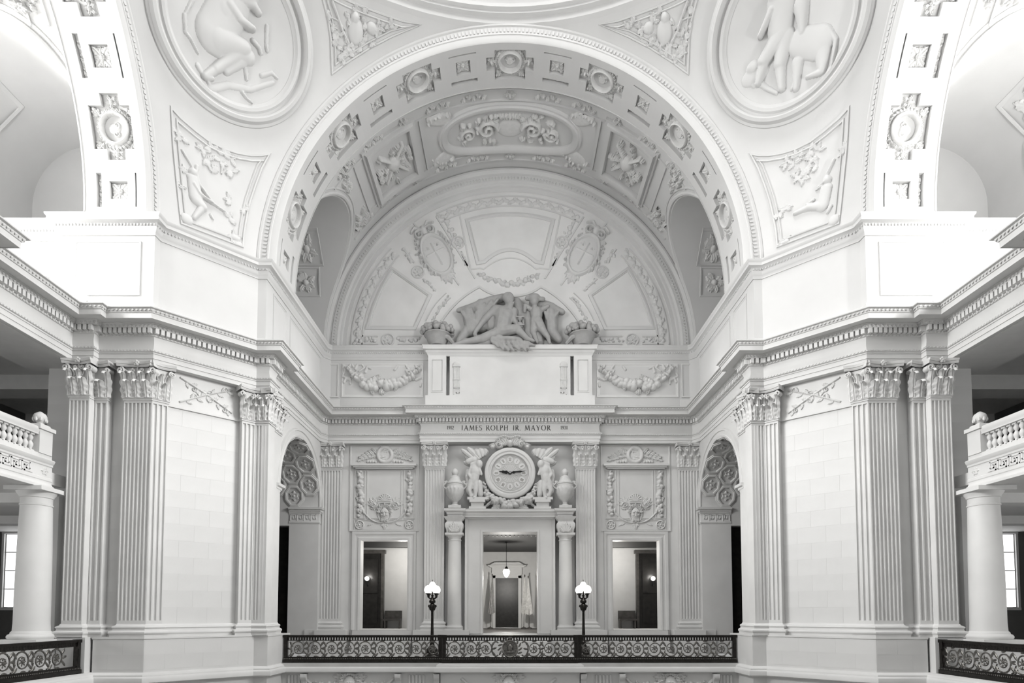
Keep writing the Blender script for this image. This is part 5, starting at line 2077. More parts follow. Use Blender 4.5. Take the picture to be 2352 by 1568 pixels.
# leaf bands
for a0, a1 in ((2.5, 41), (62.5, 117.5), (139, 177.5)):
    n = int((a1 - a0) / 2.1)
    R = Rel(7.7 * min(math.cos(RAD(a0)), math.cos(RAD(a1))) - .6, 7.7 * max(math.cos(RAD(a0)), math.cos(RAD(a1))) + .6, TC[1] + 7.1 * math.sin(RAD(min(a0, 180 - a1) if a0 < 90 < a1 or True else a0)) - .3, TC[1] + 8.1, .035)
    for k in range(n):
        t = RAD(a0 + (a1 - a0) * (k + .5) / n)
        p = (7.68 * math.cos(t), TC[1] + 7.68 * math.sin(t))
        R.leaf((p[0], p[1]), t + PI / 2 + .6 * (-1) ** k, .34, .10, .08)
        R.blob(p, .09, .11, .09, t)
    R.into(MB(), TM).build('leaf_band', 'plaster', wall_back)
for s in (1, -1):
    f_ = (lambda x, y: T(x, y)) if s > 0 else (lambda x, y: T(2 * CX - x, y))
    for p in ((1052, 557), (960, 625), (891, 781)):
        c = f_(*p)
        R = Rel(c[0] - .36, c[0] + .36, c[1] - .36, c[1] + .36, .02).ring(c, .3, .3, .04, .07).rosette(c, .24, .09, 6)
        R.into(MB(), TM).build('rosette', 'plaster', wall_back)
    # foliage strips
    for a, b, w_ in (((1026, 505), (1042, 545), .14), ((1060, 580), (1072, 610), .08), ((930, 575), (950, 603), .13), ((975, 642), (1000, 666), .08), ((820, 781), (866, 781), .12), ((916, 781), (966, 781), .12), ((992, 738), (1030, 680), .1)):
        a, b = np.array(f_(*a)), np.array(f_(*b))
        R = Rel(min(a[0], b[0]) - .3, max(a[0], b[0]) + .3, min(a[1], b[1]) - .3, max(a[1], b[1]) + .3, .025)
        R.fruit([tuple(a), tuple(b)], w_, w_ * 1.2, .08, int(np.linalg.norm(b - a) / .09), rg)
        R.into(MB(), TM).build('leaf_strip', 'plaster', wall_back)
    # fruit swag under the middle panel
    if s > 0:
        pts_ = [T(*p) for p in [(1100, 630), (1130, 645), (1171, 650), (1212, 645), (1242, 630)]]
        R = Rel(pts_[0][0] - .3, pts_[-1][0] + .3, pts_[2][1] - .4, pts_[0][1] + .5, .025).fruit(pts_, .14, .2, .1, 40, rg)
        R.into(MB(), TM).build('leaf_band', 'plaster', wall_back)
    # shield cartouche, leaning outward
    c = np.array(f_(1003, 586))
    e = np.array(f_(976, 536)) - c
    an = math.atan2(e[1], e[0])
    L_ = np.linalg.norm(e)
    R = Rel(c[0] - 2.1, c[0] + 2.1, c[1] - 2.1, c[1] + 2.1, .03)
    R.blob(tuple(c), 1.02, .62, .14, an, pw=.25)
    R.ring(tuple(c), 1.08, .68, .07, .2, an)
    loc = lambda a, b: (c[0] + math.cos(an) * a - math.sin(an) * b, c[1] + math.sin(an) * a + math.cos(an) * b)
    R.line([loc(-.6, 0), loc(.6, 0)], .05, .05, .19).line([loc(.1, -.45), loc(.1, .45)], .05, .05, .19)
    for sg in (-1, 1):
        R.rosette(loc(.4, sg * .25), .17, .2, 5)
        R.spiral(loc(1.28, sg * .3), .26, 1.3, .07, .2, an - sg, sg)
        R.line([loc(1.5, sg * .1), loc(1.75, sg * .35), loc(1.6, sg * .6)], .1, .06, .16)
        R.fruit([loc(1.1, sg * .62), loc(.3, sg * .82), loc(-.7, sg * .62), loc(-1.2, sg * .15)], .1, .14, .14, 26, rg)
    R.blob(loc(1.42, 0), .28, .2, .22, an)
    R.acanthus(loc(-1.0, 0), an + PI, .7, .5, .13, rg, 5)
    tag(R.into(MB(), TM).build('shield_relief', 'plaster'), 'carved shield with scrolls and garlands %s of the seated statue' % ('upper left' if s > 0 else 'upper right'), 'relief', 'tympanum shields')

# ================================================================ PENDENTIVE ROUNDELS AND PANELS
EL0, AZ0 = RAD(27.4), RAD(135)
N0 = np.array([math.cos(EL0) * math.cos(AZ0), math.cos(EL0) * math.sin(AZ0), math.sin(EL0)])
H0 = np.array([math.sin(AZ0), -math.cos(AZ0), 0])      # to the viewer's right
V0 = np.cross(H0, N0)


def round_map(u, v, h):
    u, v, h = np.broadcast_arrays(np.asarray(u, float), np.asarray(v, float), np.asarray(h, float))
    r = np.hypot(u, v) + 1e-9
    a = r / SP
    d = np.cos(a)[..., None] * N0 + (np.sin(a) * u / r)[..., None] * H0 + (np.sin(a) * v / r)[..., None] * V0
    return (SP - h)[..., None] * d + np.array([0, 0, ZS])


def at_round(x, y):
    a, e = at_sphere(x, y)
    a, e = a / SP, e / SP
    d = np.array([math.cos(e) * math.cos(a), math.cos(e) * math.sin(a), math.sin(e)])
    c = d @ N0
    t = d - c * N0
    L_ = np.linalg.norm(t) + 1e-12
    g = math.acos(min(1, c)) * SP
    return (g * (t @ H0) / L_, g * (t @ V0) / L_)


if V0[2] < 0:
    V0 = -V0


def body_relief(R, C, caps, blobs=(), lines=(), leaves=()):
    for a, b, r0, r1, h in caps:
        R.cap(C(*a), C(*b), r0, r1, h)
    for a, r0, r1, h in blobs:
        R.blob(C(*a), r0, r1, h)
    for pts_, w_, h in lines:
        R.line([C(*p) for p in pts_], w_, w_ * .6, h)
    return R


for s, side in ((1, 'left'), (-1, 'right')):
    t = thing('roundel', 'large round medallion with carved figure on the %s pendentive' % side, 'medallion', (0, 0, 0), 'pendentive medallions')
    circ_ = [(2.72 * math.cos(a), 2.72 * math.sin(a)) for a in np.linspace(0, 2 * PI, 96, endpoint=False)]
    MB().sweep2(circ_, [(-.10, -.05), (-.08, .06), (0, .10), (.06, .26), (.16, .30), (.22, .24), (.26, .06), (.34, .05), (.40, .12), (.50, .13), (.56, .06), (.62, .03), (.64, -.02)], round_map).build('frame', 'plaster', t, mirror=s < 0)
    if s > 0:
        C = lambda x, y: at_round(340 + x / 4.9, y / 4.9)
        R = Rel(-2.15, 2.15, -2.15, 2.15, .032)
        body_relief(R, C,
                    [((930, 40), (760, 380), .62, .66, .26), ((790, 430), (1060, 540), .50, .30, .30), ((1050, 570), (760, 780), .26, .16, .22), ((760, 780), (640, 860), .16, .12, .18), ((640, 870), (720, 890), .10, .08, .16),
                     ((830, 480), (1120, 640), .4, .26, .2), ((1110, 640), (880, 800), .22, .14, .14), ((900, 60), (1010, 210), .24, .18, .32), ((1000, 210), (1170, 330), .17, .11, .32), ((1000, -40), (1180, 60), .22, .16, .25), ((1180, 60), (1240, 150), .14, .11, .25)],
                    [((1120, -60), .36, .42, .3), ((860, 120), .4, .5, .28), ((1110, -110), .4, .3, .26)],
                    [([(410, 170), (420, 360), (480, 440), (560, 600)], .07, .09), ([(1340, 300), (1330, 480), (1340, 580)], .08, .08), ([(1180, 460), (1250, 540), (1270, 610)], .09, .12),
                     ([(700, 1000), (900, 960), (1150, 1010), (1400, 930)], .14, .07), ([(1060, 1040), (1110, 1110), (1170, 1160)], .06, .09), ([(560, 740), (620, 840), (700, 960)], .1, .06), ([(1100, 780), (1110, 900)], .08, .08), ([(1280, 850), (1390, 820), (1450, 880)], .09, .08),
                     ([(500, 0), (450, 90), (410, 170)], .07, .08)])
    else:
        C = lambda x, y: at_round(2 * CX - (1600 + x / 4.9), y / 4.9)
        R = Rel(-2.15, 2.15, -2.15, 2.15, .032)
        body_relief(R, C,
                    [((960, 40), (940, 330), .5, .42, .26), ((960, 380), (760, 690), .34, .22, .26), ((760, 700), (700, 940), .2, .12, .2), ((1000, 420), (940, 720), .32, .22, .22), ((940, 730), (960, 1000), .2, .12, .18),
                     ((1180, 60), (1200, 360), .26, .12, .2), ((1180, 480), (1380, 480), .45, .5, .18), ((1420, 560), (1420, 800), .3, .14, .16), ((1410, 810), (1250, 870), .12, .07, .15), ((1140, 700), (1120, 1000), .2, .1, .14),
                     ((860, 120), (780, 300), .16, .12, .3), ((780, 300), (720, 420), .12, .08, .3)],
                    [((920, -90), .34, .4, .3), ((660, 850), .5, .3, .1), ((640, 760), .25, .2, .16)],
                    [([(1480, 320), (1570, 450), (1550, 620), (1520, 800)], .1, .12), ([(900, 640), (1010, 540)], .07, .1), ([(650, 950), (720, 940), (800, 1000), (900, 1050)], .12, .07), ([(1080, 1000), (1120, 880)], .07, .1), ([(1210, 390), (1190, 560)], .08, .12)])
    R.into(MB(), round_map).build('figure_relief', 'plaster', t, mirror=s < 0)

    Q = (lambda x, y: at_sphere(370 + x / 4.1276, 220 + y / 4.1276)) if s > 0 else (lambda x, y: at_sphere(2 * CX - (1690 + x / 4.1276), 220 + y / 4.1276))
    q0 = lambda x, y: at_sphere(370 + x / 4.1276, 220 + y / 4.1276)
    pan = [(88, 100), (190, 210), (330, 330), (460, 430), (600, 500), (730, 540), (850, 560), (950, 560), (1035, 548), (960, 690), (900, 850), (850, 1000), (820, 1130), (793, 1290), (778, 1440), (580, 1365), (380, 1290), (185, 1215), (165, 1050), (150, 900), (130, 700), (110, 500), (98, 300)]
    b = thing('carved_panel', 'carved panel with figure and foliage below the %s medallion' % side, 'panel', (0, 0, 0), 'pendentive panels')
    MB().sweep2([q0(*p) for p in pan], [(-.02, 0), (0, .05), (.05, .05), (.07, -.0), (.15, 0), (.17, .05), (.21, .06), (.24, .0)], sph_map).build('panel_moulding', 'plaster', b, mirror=s < 0)
    us_ = [q0(*p) for p in pan]
    u0, u1, v0, v1 = min(p[0] for p in us_), max(p[0] for p in us_), min(p[1] for p in us_), max(p[1] for p in us_)
    R = Rel(u0, u1, v0, v1, .03)
    rg = random.Random(51 + s)
    if s > 0:
        body_relief(R, q0, [((300, 790), (330, 960), .2, .24, .14), ((330, 980), (400, 1060), .2, .14, .14), ((390, 1060), (310, 1160), .13, .08, .12), ((300, 840), (350, 930), .08, .06, .18), ((350, 930), (480, 1020), .07, .05, .16)], [((300, 730), .14, .16, .17), ((235, 1170), .24, .2, .12), ((700, 1350), .2, .12, .1)],
                    [([(340, 670), (330, 740), (360, 840), (430, 940), (500, 1030), (600, 1100)], .07, .1), ([(200, 520), (260, 620), (300, 690)], .05, .07), ([(580, 660), (570, 740)], .05, .07), ([(470, 1130), (490, 1170)], .06, .07)])
        cl = [(400, 510), (480, 500), (600, 560), (660, 600), (510, 740), (670, 720), (140, 320), (190, 400), (230, 740), (430, 600), (560, 620), (160, 860), (640, 1160), (780, 1060), (660, 990), (690, 1340), (740, 1380)]
    else:
        body_relief(R, Q, [((860, 880), (820, 1040), .2, .22, .14), ((820, 1040), (690, 1060), .18, .12, .14), ((690, 1060), (560, 1120), .11, .07, .12), ((880, 800), (840, 830), .07, .05, .16)], [((870, 800), .14, .16, .17), ((940, 1180), .22, .2, .12), ((470, 1390), .16, .09, .1)],
                    [([(930, 610), (870, 740), (830, 830)], .06, .09), ([(900, 1050), (870, 1110)], .08, .08), ([(740, 990), (670, 1040)], .06, .1)])
        cl = [(490, 640), (590, 570), (700, 520), (780, 520), (780, 650), (660, 690), (590, 760), (640, 780), (720, 590), (1040, 510), (400, 1110), (470, 1060), (830, 830), (460, 1390), (560, 640)]
    for p in cl:
        c = (q0 if s > 0 else Q)(*p)
        for k in range(4):
            R.leaf(c, rg.random() * 6.28, .3, .085, .09)
    R.inside(us_)
    R.into(MB(), sph_map).build('figure_relief', 'plaster', b, mirror=s < 0)

    up = [(728, -40), (741, 0), (752, 40), (759, 90), (762, 172), (800, 144), (850, 112), (900, 86), (968, 57), (925, 47), (881, 32), (830, 13), (793, -3), (760, -20)]
    b = thing('carved_panel', 'three-cornered foliage panel beside the arch crown, %s of it' % side, 'panel', (0, 0, 0), 'pendentive panels')
    pu = [at_sphere(*p) for p in up]
    MB().sweep2(pu[::-1], [(-.02, 0), (0, .05), (.05, .05), (.07, -.0), (.15, 0), (.17, .05), (.21, .06), (.24, .0)], sph_map).build('panel_moulding', 'plaster', b, mirror=s < 0)
    u0, u1, v0, v1 = min(p[0] for p in pu), max(p[0] for p in pu), min(p[1] for p in pu), max(p[1] for p in pu)
    R = Rel(u0, u1, v0, v1, .03)
    A5 = lambda x, y: at_sphere(720 + x / 7.127, y / 7.127)
    R.blob(A5(690, 520), .34, .4, .14)
    R.blob(A5(680, 300), .18, .2, .17)
    R.blob(A5(950, 460), .24, .2, .13)
    R.line([A5(*p) for p in [(310, 30), (400, 280), (480, 520), (570, 700)]], .05, .05, .1)
    R.line([A5(*p) for p in [(250, 280), (400, 330), (520, 500)]], .04, .03, .08)
    for p in [(290, 400), (330, 520), (420, 600), (380, 760), (430, 880), (560, 740), (600, 300), (720, 180), (830, 240), (860, 380), (1040, 500), (1080, 450), (1240, 400), (1300, 480), (760, 720), (850, 700), (960, 680), (200, 150), (480, 960), (570, 880), (690, 840)]:
        c = A5(*p)
        for k in range(3):
            R.leaf(c, rg.random() * 6.28, .3, .09, .12)
    R.inside(pu)
    R.into(MB(), sph_map).build('foliage_relief', 'plaster', b, mirror=s < 0)

# ================================================================ ATTIC OF THE BACK WALL: TABLET, FESTOONS
AY = 19.22
pd_ = thing('tablet_pedestal', 'broad stone tablet block carrying the statue group above the clock', 'pedestal', (0, 19.0, 11.95))
MB().box(-4.12, 4.12, 18.62, 19.3, 11.93, 12.52).build('plinth', 'stone', pd_, smooth=False)
MB().box(-2.95, 2.95, 18.74, 19.3, 12.52, 14.6).build('tablet', 'stone', pd_, smooth=False)
for s in (1, -1):
    p = MB()
    sbox(p, s, -4.0, -3.12, 18.70, 19.3, 12.52, 14.6)
    p.sweep2(rect(*sorted((s * -3.86, s * -3.26)), 12.7, 14.35), [(0, 0), (0, .02), (.04, .02), (.06, -.0), (.07, 0)], plane_y(18.70))
    p.build('pier', 'stone', pd_, smooth=False)
MB().sweep_plan([(-4.0, 19.3), (-4.0, 18.72), (4.0, 18.72), (4.0, 19.3)], [(-.2, 14.5), (0, 14.5), (.03, 14.55), (.05, 14.62), (.12, 14.68), (.12, 14.74), (.22, 14.78), (.24, 14.9), (.28, 14.96), (-.2, 14.98)]).box(-3.9, 3.9, 18.8, 19.3, 14.5, 14.975).build('cap', 'stone', pd_)
for s, side in ((1, 'left'), (-1, 'right')):
    f = thing('fasces', 'carved bundle of rods on the %s end of the stone tablet' % side, 'relief', (s * -2.62, 18.74, 12.7), 'carved rod bundles')
    R = Rel(-2.82, -2.42, 12.62, 14.3, .016)
    for k in range(5):
        R.cap((-2.74 + .06 * k, 12.95), (-2.74 + .06 * k, 13.95), .032, .032, .05)
    R.cap((-2.76, 13.3), (-2.48, 13.36), .03, .03, .075).cap((-2.76, 13.36), (-2.48, 13.3), .03, .03, .075)
    R.into(MB(), plane_y(18.74)).build('rods', 'carving', f, mirror=s < 0)
    R = Rel(-2.86, -2.38, 13.85, 14.35, .016)
    R.blob((-2.62, 14.08), .19, .16, .11).cap((-2.78, 13.98), (-2.46, 13.98), .04, .04, .1)
    R.into(MB(), plane_y(18.74)).build('helmet', 'carving', f, mirror=s < 0)
    k_ = MB()
    for a, b in (((-2.74, 12.62), (-2.74, 12.95)), ((-2.74, 12.9), (-2.48, 12.9)), ((-2.48, 12.9), (-2.48, 12.66)), ((-2.62, 12.68), (-2.48, 12.68)), ((-2.62, 12.68), (-2.62, 12.8))):
        k_.box(min(a[0], b[0]) - .02, max(a[0], b[0]) + .02, 18.70, 18.75, min(a[1], b[1]) - .02, max(a[1], b[1]) + .02)
    k_.build('key_ornament', 'carving', f, smooth=False, mirror=s < 0)

    pm_ = plane_y(AY)
    m_ = MB()
    m_.sweep2(rect(-8.35, -4.3, 12.62, 14.32), [(0, 0), (0, .04), (.05, .04), (.07, 0.01), (.12, .01), (.14, 0)], pm_)
    m_.sweep2(rect(-9.05, -8.5, 12.62, 14.32), [(0, 0), (0, .05), (.05, .05), (.08, .0)], pm_)
    m_.box(-9.2, -8.42, 19.12, 19.25, 11.9, 12.5)
    m_.build('panel_moulding', 'stone', att, mirror=s < 0)
    R = Rel(-8.3, -4.35, 12.65, 14.3, .022)
    rg = random.Random(61)
    C = lambda x, y: tuple(at(760 + x / 9.8, 800 + y / 9.8, Y=AY)[[0, 2]])
    gp = [C(*p) for p in [(400, 460), (560, 640), (800, 790), (1080, 840), (1350, 800), (1650, 730), (1980, 500)]]
    R.fruit(gp, .10, .30, .26, 120, rg, .9)
    R.line([C(*p) for p in [(400, 460), (500, 600), (600, 700)]], .07, .09, .16).line([C(*p) for p in [(1980, 500), (1850, 590), (1700, 690)]], .07, .09, .16)
    R.blob(C(400, 455), .11, .11, .2).blob(C(1990, 495), .11, .11, .2)
    for pts_ in ([(400, 440), (470, 330), (500, 410)], [(350, 420), (280, 380), (270, 440)], [(560, 470), (600, 370), (700, 360), (760, 440), (650, 520)], [(780, 540), (820, 420), (900, 460)], [(300, 560), (260, 640), (340, 660), (430, 660)], [(300, 760), (340, 690), (440, 700), (440, 800)], [(1960, 470), (1900, 380), (1990, 400)], [(1700, 390), (1790, 510), (1690, 500), (1740, 570)], [(1440, 480), (1500, 400)], [(1920, 710), (2040, 660), (2090, 720)], [(2020, 850), (2040, 790)]):
        R.line([C(*p) for p in pts_], .07, .05, .09)
    R.into(MB(), pm_).build('x', 'carving', mirror=s < 0)
    o = bpy.data.objects['x']
    o.name = 'festoon'
    tag(o, 'carved fruit festoon with ribbons on the attic panel %s of the tablet' % ('left' if s > 0 else 'right'), 'festoon', 'carved festoons')

# ================================================================ STATUES
def statue(name, mt, parent, prims, voxel=.03, mirror=False, smooth_it=3, depth=None):
    """closed capsules and ellipsoids fused into one continuous surface"""
    mb = MB()
    for p in prims:
        if p[0] == 'c':
            _, a, b, r0, r1 = p
            a, b = np.array(a, float), np.array(b, float)
            L_ = np.linalg.norm(b - a)
            pts_ = [a - (b - a) / L_ * r0 * k for k in (1.0, .87, .5)] + [a, (a + b) / 2, b] + [b + (b - a) / L_ * r1 * k for k in (.5, .87, 1.0)]
            rr = [r0 * .05, r0 * .5, r0 * .87, r0, (r0 + r1) / 2, r1, r1 * .87, r1 * .5, r1 * .05]
            mb.tube(pts_, rr, 10)
        else:
            _, c, r = p[:3]
            ang = p[3] if len(p) > 3 else 0
            ca, sa = math.cos(ang), math.sin(ang)
            mb.ball(c, r, 12, 8, rot=np.array([[ca, 0, -sa], [0, 1, 0], [sa, 0, ca]]))
    o = mb.build(name, mt, parent, mirror=mirror)
    m_ = o.modifiers.new('fuse', 'REMESH')
    m_.mode = 'VOXEL'
    m_.voxel_size = voxel
    m_.use_smooth_shade = True
    s_ = o.modifiers.new('soften', 'SMOOTH')
    s_.iterations = smooth_it
    s_.factor = .5
    return o


def G(x, y, Y=18.8):
    return at(960 + x / 5.226, 640 + y / 5.226, Y=Y)


t = thing('statue_group', 'carved seated old man with hourglass, child and billowing drapery on the tablet', 'statue', (0, 18.9, 14.98))
mans = [('e', G(1095, 240, 18.62), (.25, .26, .32)), ('c', G(1085, 300, 18.68), G(1070, 350, 18.75), .15, .16), ('e', G(1110, 320, 18.55), (.15, .14, .22)), ('e', G(1150, 285, 18.5), (.06, .09, .05)), ('e', G(1075, 225, 18.66), (.27, .26, .25)),
        ('c', G(930, 375, 18.8), G(1150, 400, 18.78), .26, .24), ('e', G(1040, 450, 18.72), (.52, .36, .52)), ('c', G(1030, 500, 18.74), G(1010, 620, 18.78), .44, .42),
        ('c', G(905, 390, 18.75), G(790, 500, 18.7), .20, .16), ('c', G(790, 500, 18.7), G(695, 630, 18.72), .15, .11), ('e', G(685, 660, 18.72), (.11, .10, .14)), ('c', G(685, 670, 18.72), G(672, 700, 18.72), .05, .03), ('c', G(700, 670, 18.7), G(712, 700, 18.7), .05, .03),
        ('c', G(1150, 410, 18.75), G(1165, 510, 18.6), .18, .14), ('c', G(1165, 510, 18.6), G(1220, 570, 18.5), .13, .10), ('e', G(1235, 570, 18.48), (.11, .1, .09)),
        ('c', G(1000, 630, 18.7), G(1190, 600, 18.42), .32, .22), ('c', G(1195, 610, 18.42), G(1310, 715, 18.45), .20, .12), ('c', G(1310, 720, 18.45), G(1390, 745, 18.40), .11, .07),
        ('c', G(980, 650, 18.72), G(780, 720, 18.6), .32, .24), ('c', G(780, 720, 18.6), G(520, 770, 18.62), .22, .13), ('c', G(500, 775, 18.62), G(420, 795, 18.6), .12, .08)]
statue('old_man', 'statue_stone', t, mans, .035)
dr = [('e', G(1080, 735, 18.62), (.80, .30, .17)), ('c', G(560, 750, 18.75), G(860, 770, 18.7), .16, .2), ('c', G(900, 670, 18.62), G(990, 700, 18.52), .12, .12)]
for k, (xa, ya, xb, yb) in enumerate(((890, 700, 905, 775), (920, 715, 960, 815), (960, 725, 1020, 845), (1010, 735, 1085, 858), (1070, 740, 1150, 862), (1130, 745, 1215, 850), (1190, 750, 1265, 835), (1240, 755, 1295, 868), (1280, 760, 1345, 850), (1320, 760, 1400, 800))):
    dr.append(('c', G(xa, ya, 18.52), G((xa + xb) / 2 - 12, (ya + yb) / 2 + 8, 18.40), .10, .085))
    dr.append(('c', G((xa + xb) / 2 - 12, (ya + yb) / 2 + 8, 18.40), G(xb, yb, 18.40), .085, .06))
statue('lap_drapery', 'statue_stone', t, dr, .035)
cv = [('c', G(490, 380, 18.95), G(660, 340, 18.95), .13, .2), ('c', G(660, 340, 18.95), G(850, 270, 18.98), .2, .22), ('c', G(850, 270, 18.98), G(1030, 225, 18.95), .22, .2), ('c', G(600, 400, 19.0), G(640, 620, 19.0), .32, .32), ('c', G(760, 330, 19.05), G(760, 560, 19.05), .35, .35), ('c', G(600, 600, 19.0), G(500, 760, 18.95), .24, .22), ('e', G(725, 340, 18.85), (.18, .16, .2)), ('c', G(870, 320, 19.0), G(900, 560, 19.05), .3, .4),
      ('c', G(1180, 300, 19.0), G(1230, 420, 19.0), .3, .3), ('c', G(1400, 300, 19.1), G(1600, 350, 19.0), .3, .26), ('c', G(1600, 350, 19.0), G(1730, 400, 18.95), .24, .16), ('c', G(1600, 400, 19.05), G(1600, 640, 19.05), .36, .36), ('c', G(1300, 420, 19.1), G(1350, 720, 19.05), .4, .4), ('c', G(1600, 640, 19.0), G(1690, 730, 19.0), .3, .2), ('c', G(1420, 640, 19.05), G(1440, 750, 19.0), .34, .34), ('c', G(1180, 620, 19.05), G(1200, 750, 19.0), .4, .4)]
for xa, ya, xb, yb in ((520, 390, 620, 560), (580, 380, 660, 600), (640, 360, 700, 640), (700, 400, 720, 620), (800, 300, 690, 420), (880, 270, 760, 420), (960, 245, 840, 400), (1560, 360, 1560, 600), (1620, 380, 1640, 640), (1680, 400, 1600, 520), (1500, 330, 1540, 480), (1300, 480, 1320, 740), (1380, 560, 1360, 760), (1240, 640, 1260, 770)):
    cv.append(('c', G(xa, ya, 18.74), G(xb, yb, 18.78), .07, .05))
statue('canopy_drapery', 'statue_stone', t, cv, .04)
kid = [('e', G(1395, 265, 18.65), (.22, .22, .24)), ('e', G(1395, 225, 18.68), (.32, .26, .18)), ('c', G(1310, 235, 18.7), G(1500, 245, 18.7), .12, .12), ('c', G(1400, 310, 18.7), G(1400, 360, 18.72), .12, .14), ('e', G(1420, 420, 18.72), (.32, .26, .38)), ('c', G(1340, 360, 18.7), G(1290, 320, 18.62), .13, .1), ('c', G(1290, 320, 18.62), G(1280, 390, 18.58), .1, .08), ('c', G(1490, 370, 18.72), G(1560, 330, 18.7), .13, .1), ('c', G(1430, 500, 18.7), G(1480, 590, 18.62), .26, .22), ('c', G(1480, 590, 18.62), G(1560, 700, 18.6), .2, .12), ('c', G(1560, 700, 18.6), G(1580, 770, 18.58), .11, .08), ('c', G(1400, 500, 18.75), G(1380, 640, 18.72), .24, .18), ('c', G(1380, 640, 18.72), G(1430, 760, 18.7), .16, .1)]
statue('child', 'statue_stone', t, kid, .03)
hg = MB()
for z_ in (465, 560):
    c = G(1225, z_, 18.45)
    hg.box(c[0] - .2, c[0] + .2, c[1] - .12, c[1] + .12, c[2] - .03, c[2] + .03)
for x in (1190, 1262):
    a, b = G(x, 465, 18.45), G(x, 560, 18.45)
    hg.tube([a, b], .028, 6)
c = G(1225, 512, 18.45)
hg.lathe([(.0, .17), (.12, .16), (.13, .1), (.03, 0), (.13, -.1), (.12, -.16), (0, -.17)], c, 12)
hg.build('hourglass', 'statue_stone', t)
for s, side in ((1, 'left'), (-1, 'right')):
    bx, by, bz = s * -3.55, 18.75, 14.98
    t = thing('fruit_basket', 'carved basket heaped with fruit at the %s end of the tablet top' % side, 'basket', (bx, by, bz), 'carved fruit baskets')
    MB().lathe([(.26, 0), (.38, .02), (.46, .18), (.54, .36), (.62, .50), (.67, .53), (.65, .59), (.5, .57)], (bx, by, bz), 18).build('basket', 'statue_stone', t)
    rg = random.Random(71)
    proto_f = None
    for k in range(70):
        a, q_ = rg.random() * 6.28, rg.random()
        rr = .74 * math.sqrt(q_)
        z_ = bz + .55 + .70 * math.sqrt(max(0, 1 - (rr / .80) ** 2)) * (.45 + .55 * rg.random())
        if proto_f is None:
            proto_f = MB().ball((0, 0, 0), (.12, .12, .13), 9, 7).build('fruit', 'statue_stone')
            o = proto_f
        else:
            o = proto_f.copy()
            COL.objects.link(o)
        o.parent = t
        o.location = (rr * math.cos(a) * 1.05, rr * math.sin(a) * .55, z_ - bz)
        sc_ = .8 + .5 * rg.random()
        o.scale = (sc_, sc_, sc_)
    l_ = MB()
    for k in range(10):
        a = rg.random() * 6.28
        l_.ball((bx + .7 * math.cos(a), by + .35 * math.sin(a), bz + .55 + .4 * rg.random()), (.16, .06, .07), 7, 5)
    l_.tube([(bx - s * -.2, by - .3, bz + .5), (bx + s * .55, by - .25, bz + .35), (bx + s * .8, by - .1, bz + .1)], [.1, .12, .08], 7)
    l_.build('leaves', 'statue_stone', t)

# draped winged figures beside the clock
K = lambda x, y, Y=18.75: at(960 + x / 5.6, 960 + y / 5.6, Y=Y)
for s, side in ((1, 'left'), (-1, 'right')):
    t = thing('draped_figure', 'carved draped figure with raised wing leaning on the clock, %s side' % side, 'statue', (s * -1.6, 18.8, 6.97), 'figures beside the clock')
    fg = [('e', K(790, 590, 18.6), (.17, .17, .21)), ('c', K(790, 625, 18.65), K(770, 650, 18.7), .09, .12), ('c', K(700, 600, 18.75), K(780, 570, 18.7), .13, .13), ('e', K(735, 690, 18.68), (.27, .22, .36)), ('c', K(730, 740, 18.7), K(715, 800, 18.7), .24, .24),
          ('c', K(690, 640, 18.68), K(650, 720, 18.62), .11, .09), ('c', K(650, 720, 18.62), K(700, 790, 18.55), .09, .07), ('c', K(780, 640, 18.6), K(815, 720, 18.6), .1, .07),
          ('c', K(690, 820, 18.66), K(660, 920, 18.6), .17, .12), ('c', K(660, 920, 18.6), K(680, 1000, 18.62), .11, .08), ('c', K(740, 820, 18.68), K(745, 930, 18.62), .17, .12), ('c', K(745, 930, 18.62), K(735, 1010, 18.62), .11, .08), ('c', K(735, 1015, 18.6), K(715, 1022, 18.5), .07, .05)]
    statue('body', 'carving', t, fg, .03, mirror=s < 0)
    dp = [('c', K(640, 680, 18.9), K(630, 760, 18.9), .1, .1), ('c', K(640, 760, 18.85), K(650, 860, 18.85), .14, .12), ('c', K(780, 840, 18.8), K(800, 980, 18.8), .2, .16), ('c', K(650, 560, 18.85), K(720, 540, 18.85), .16, .2), ('c', K(740, 820, 18.85), K(700, 990, 18.85), .2, .2), ('c', K(630, 860, 18.8), K(640, 960, 18.8), .1, .08)]
    statue('drapery', 'carving', t, dp, .035, mirror=s < 0)
    wg = MB()
    for k, (a, b, w_) in enumerate((((760, 560), (560, 400), .09), ((790, 530), (640, 380), .11), ((800, 520), (740, 400), .14), ((830, 500), (800, 390), .15), ((850, 480), (870, 395), .14), ((740, 590), (600, 480), .1), ((700, 620), (590, 560), .09))):
        p0_, p1_ = K(*a, 18.88 + .02 * k), K(*b, 18.9 + .02 * k)
        wg.tube([p0_, (p0_ + p1_) / 2, p0_ * .2 + p1_ * .8, p1_], [w_ * .7, w_ * 1.35, w_ * 1.25, w_ * .5], 8)
    wg.build('wing', 'carving', t, mirror=s < 0)
    pdm = MB()
    for x0, x1, z0, z1 in ((-2.05, -1.1, 7.40, 7.52), (-1.95, -1.2, 7.28, 7.40), (-1.88, -1.27, 7.08, 7.28), (-1.98, -1.17, 6.97, 7.08)):
        sbox(pdm, s, x0, x1, 18.5 if z0 > 7.2 else 18.6, 19.1, z0, z1)
    pdm.build('pedestal', 'stone', t, smooth=False)

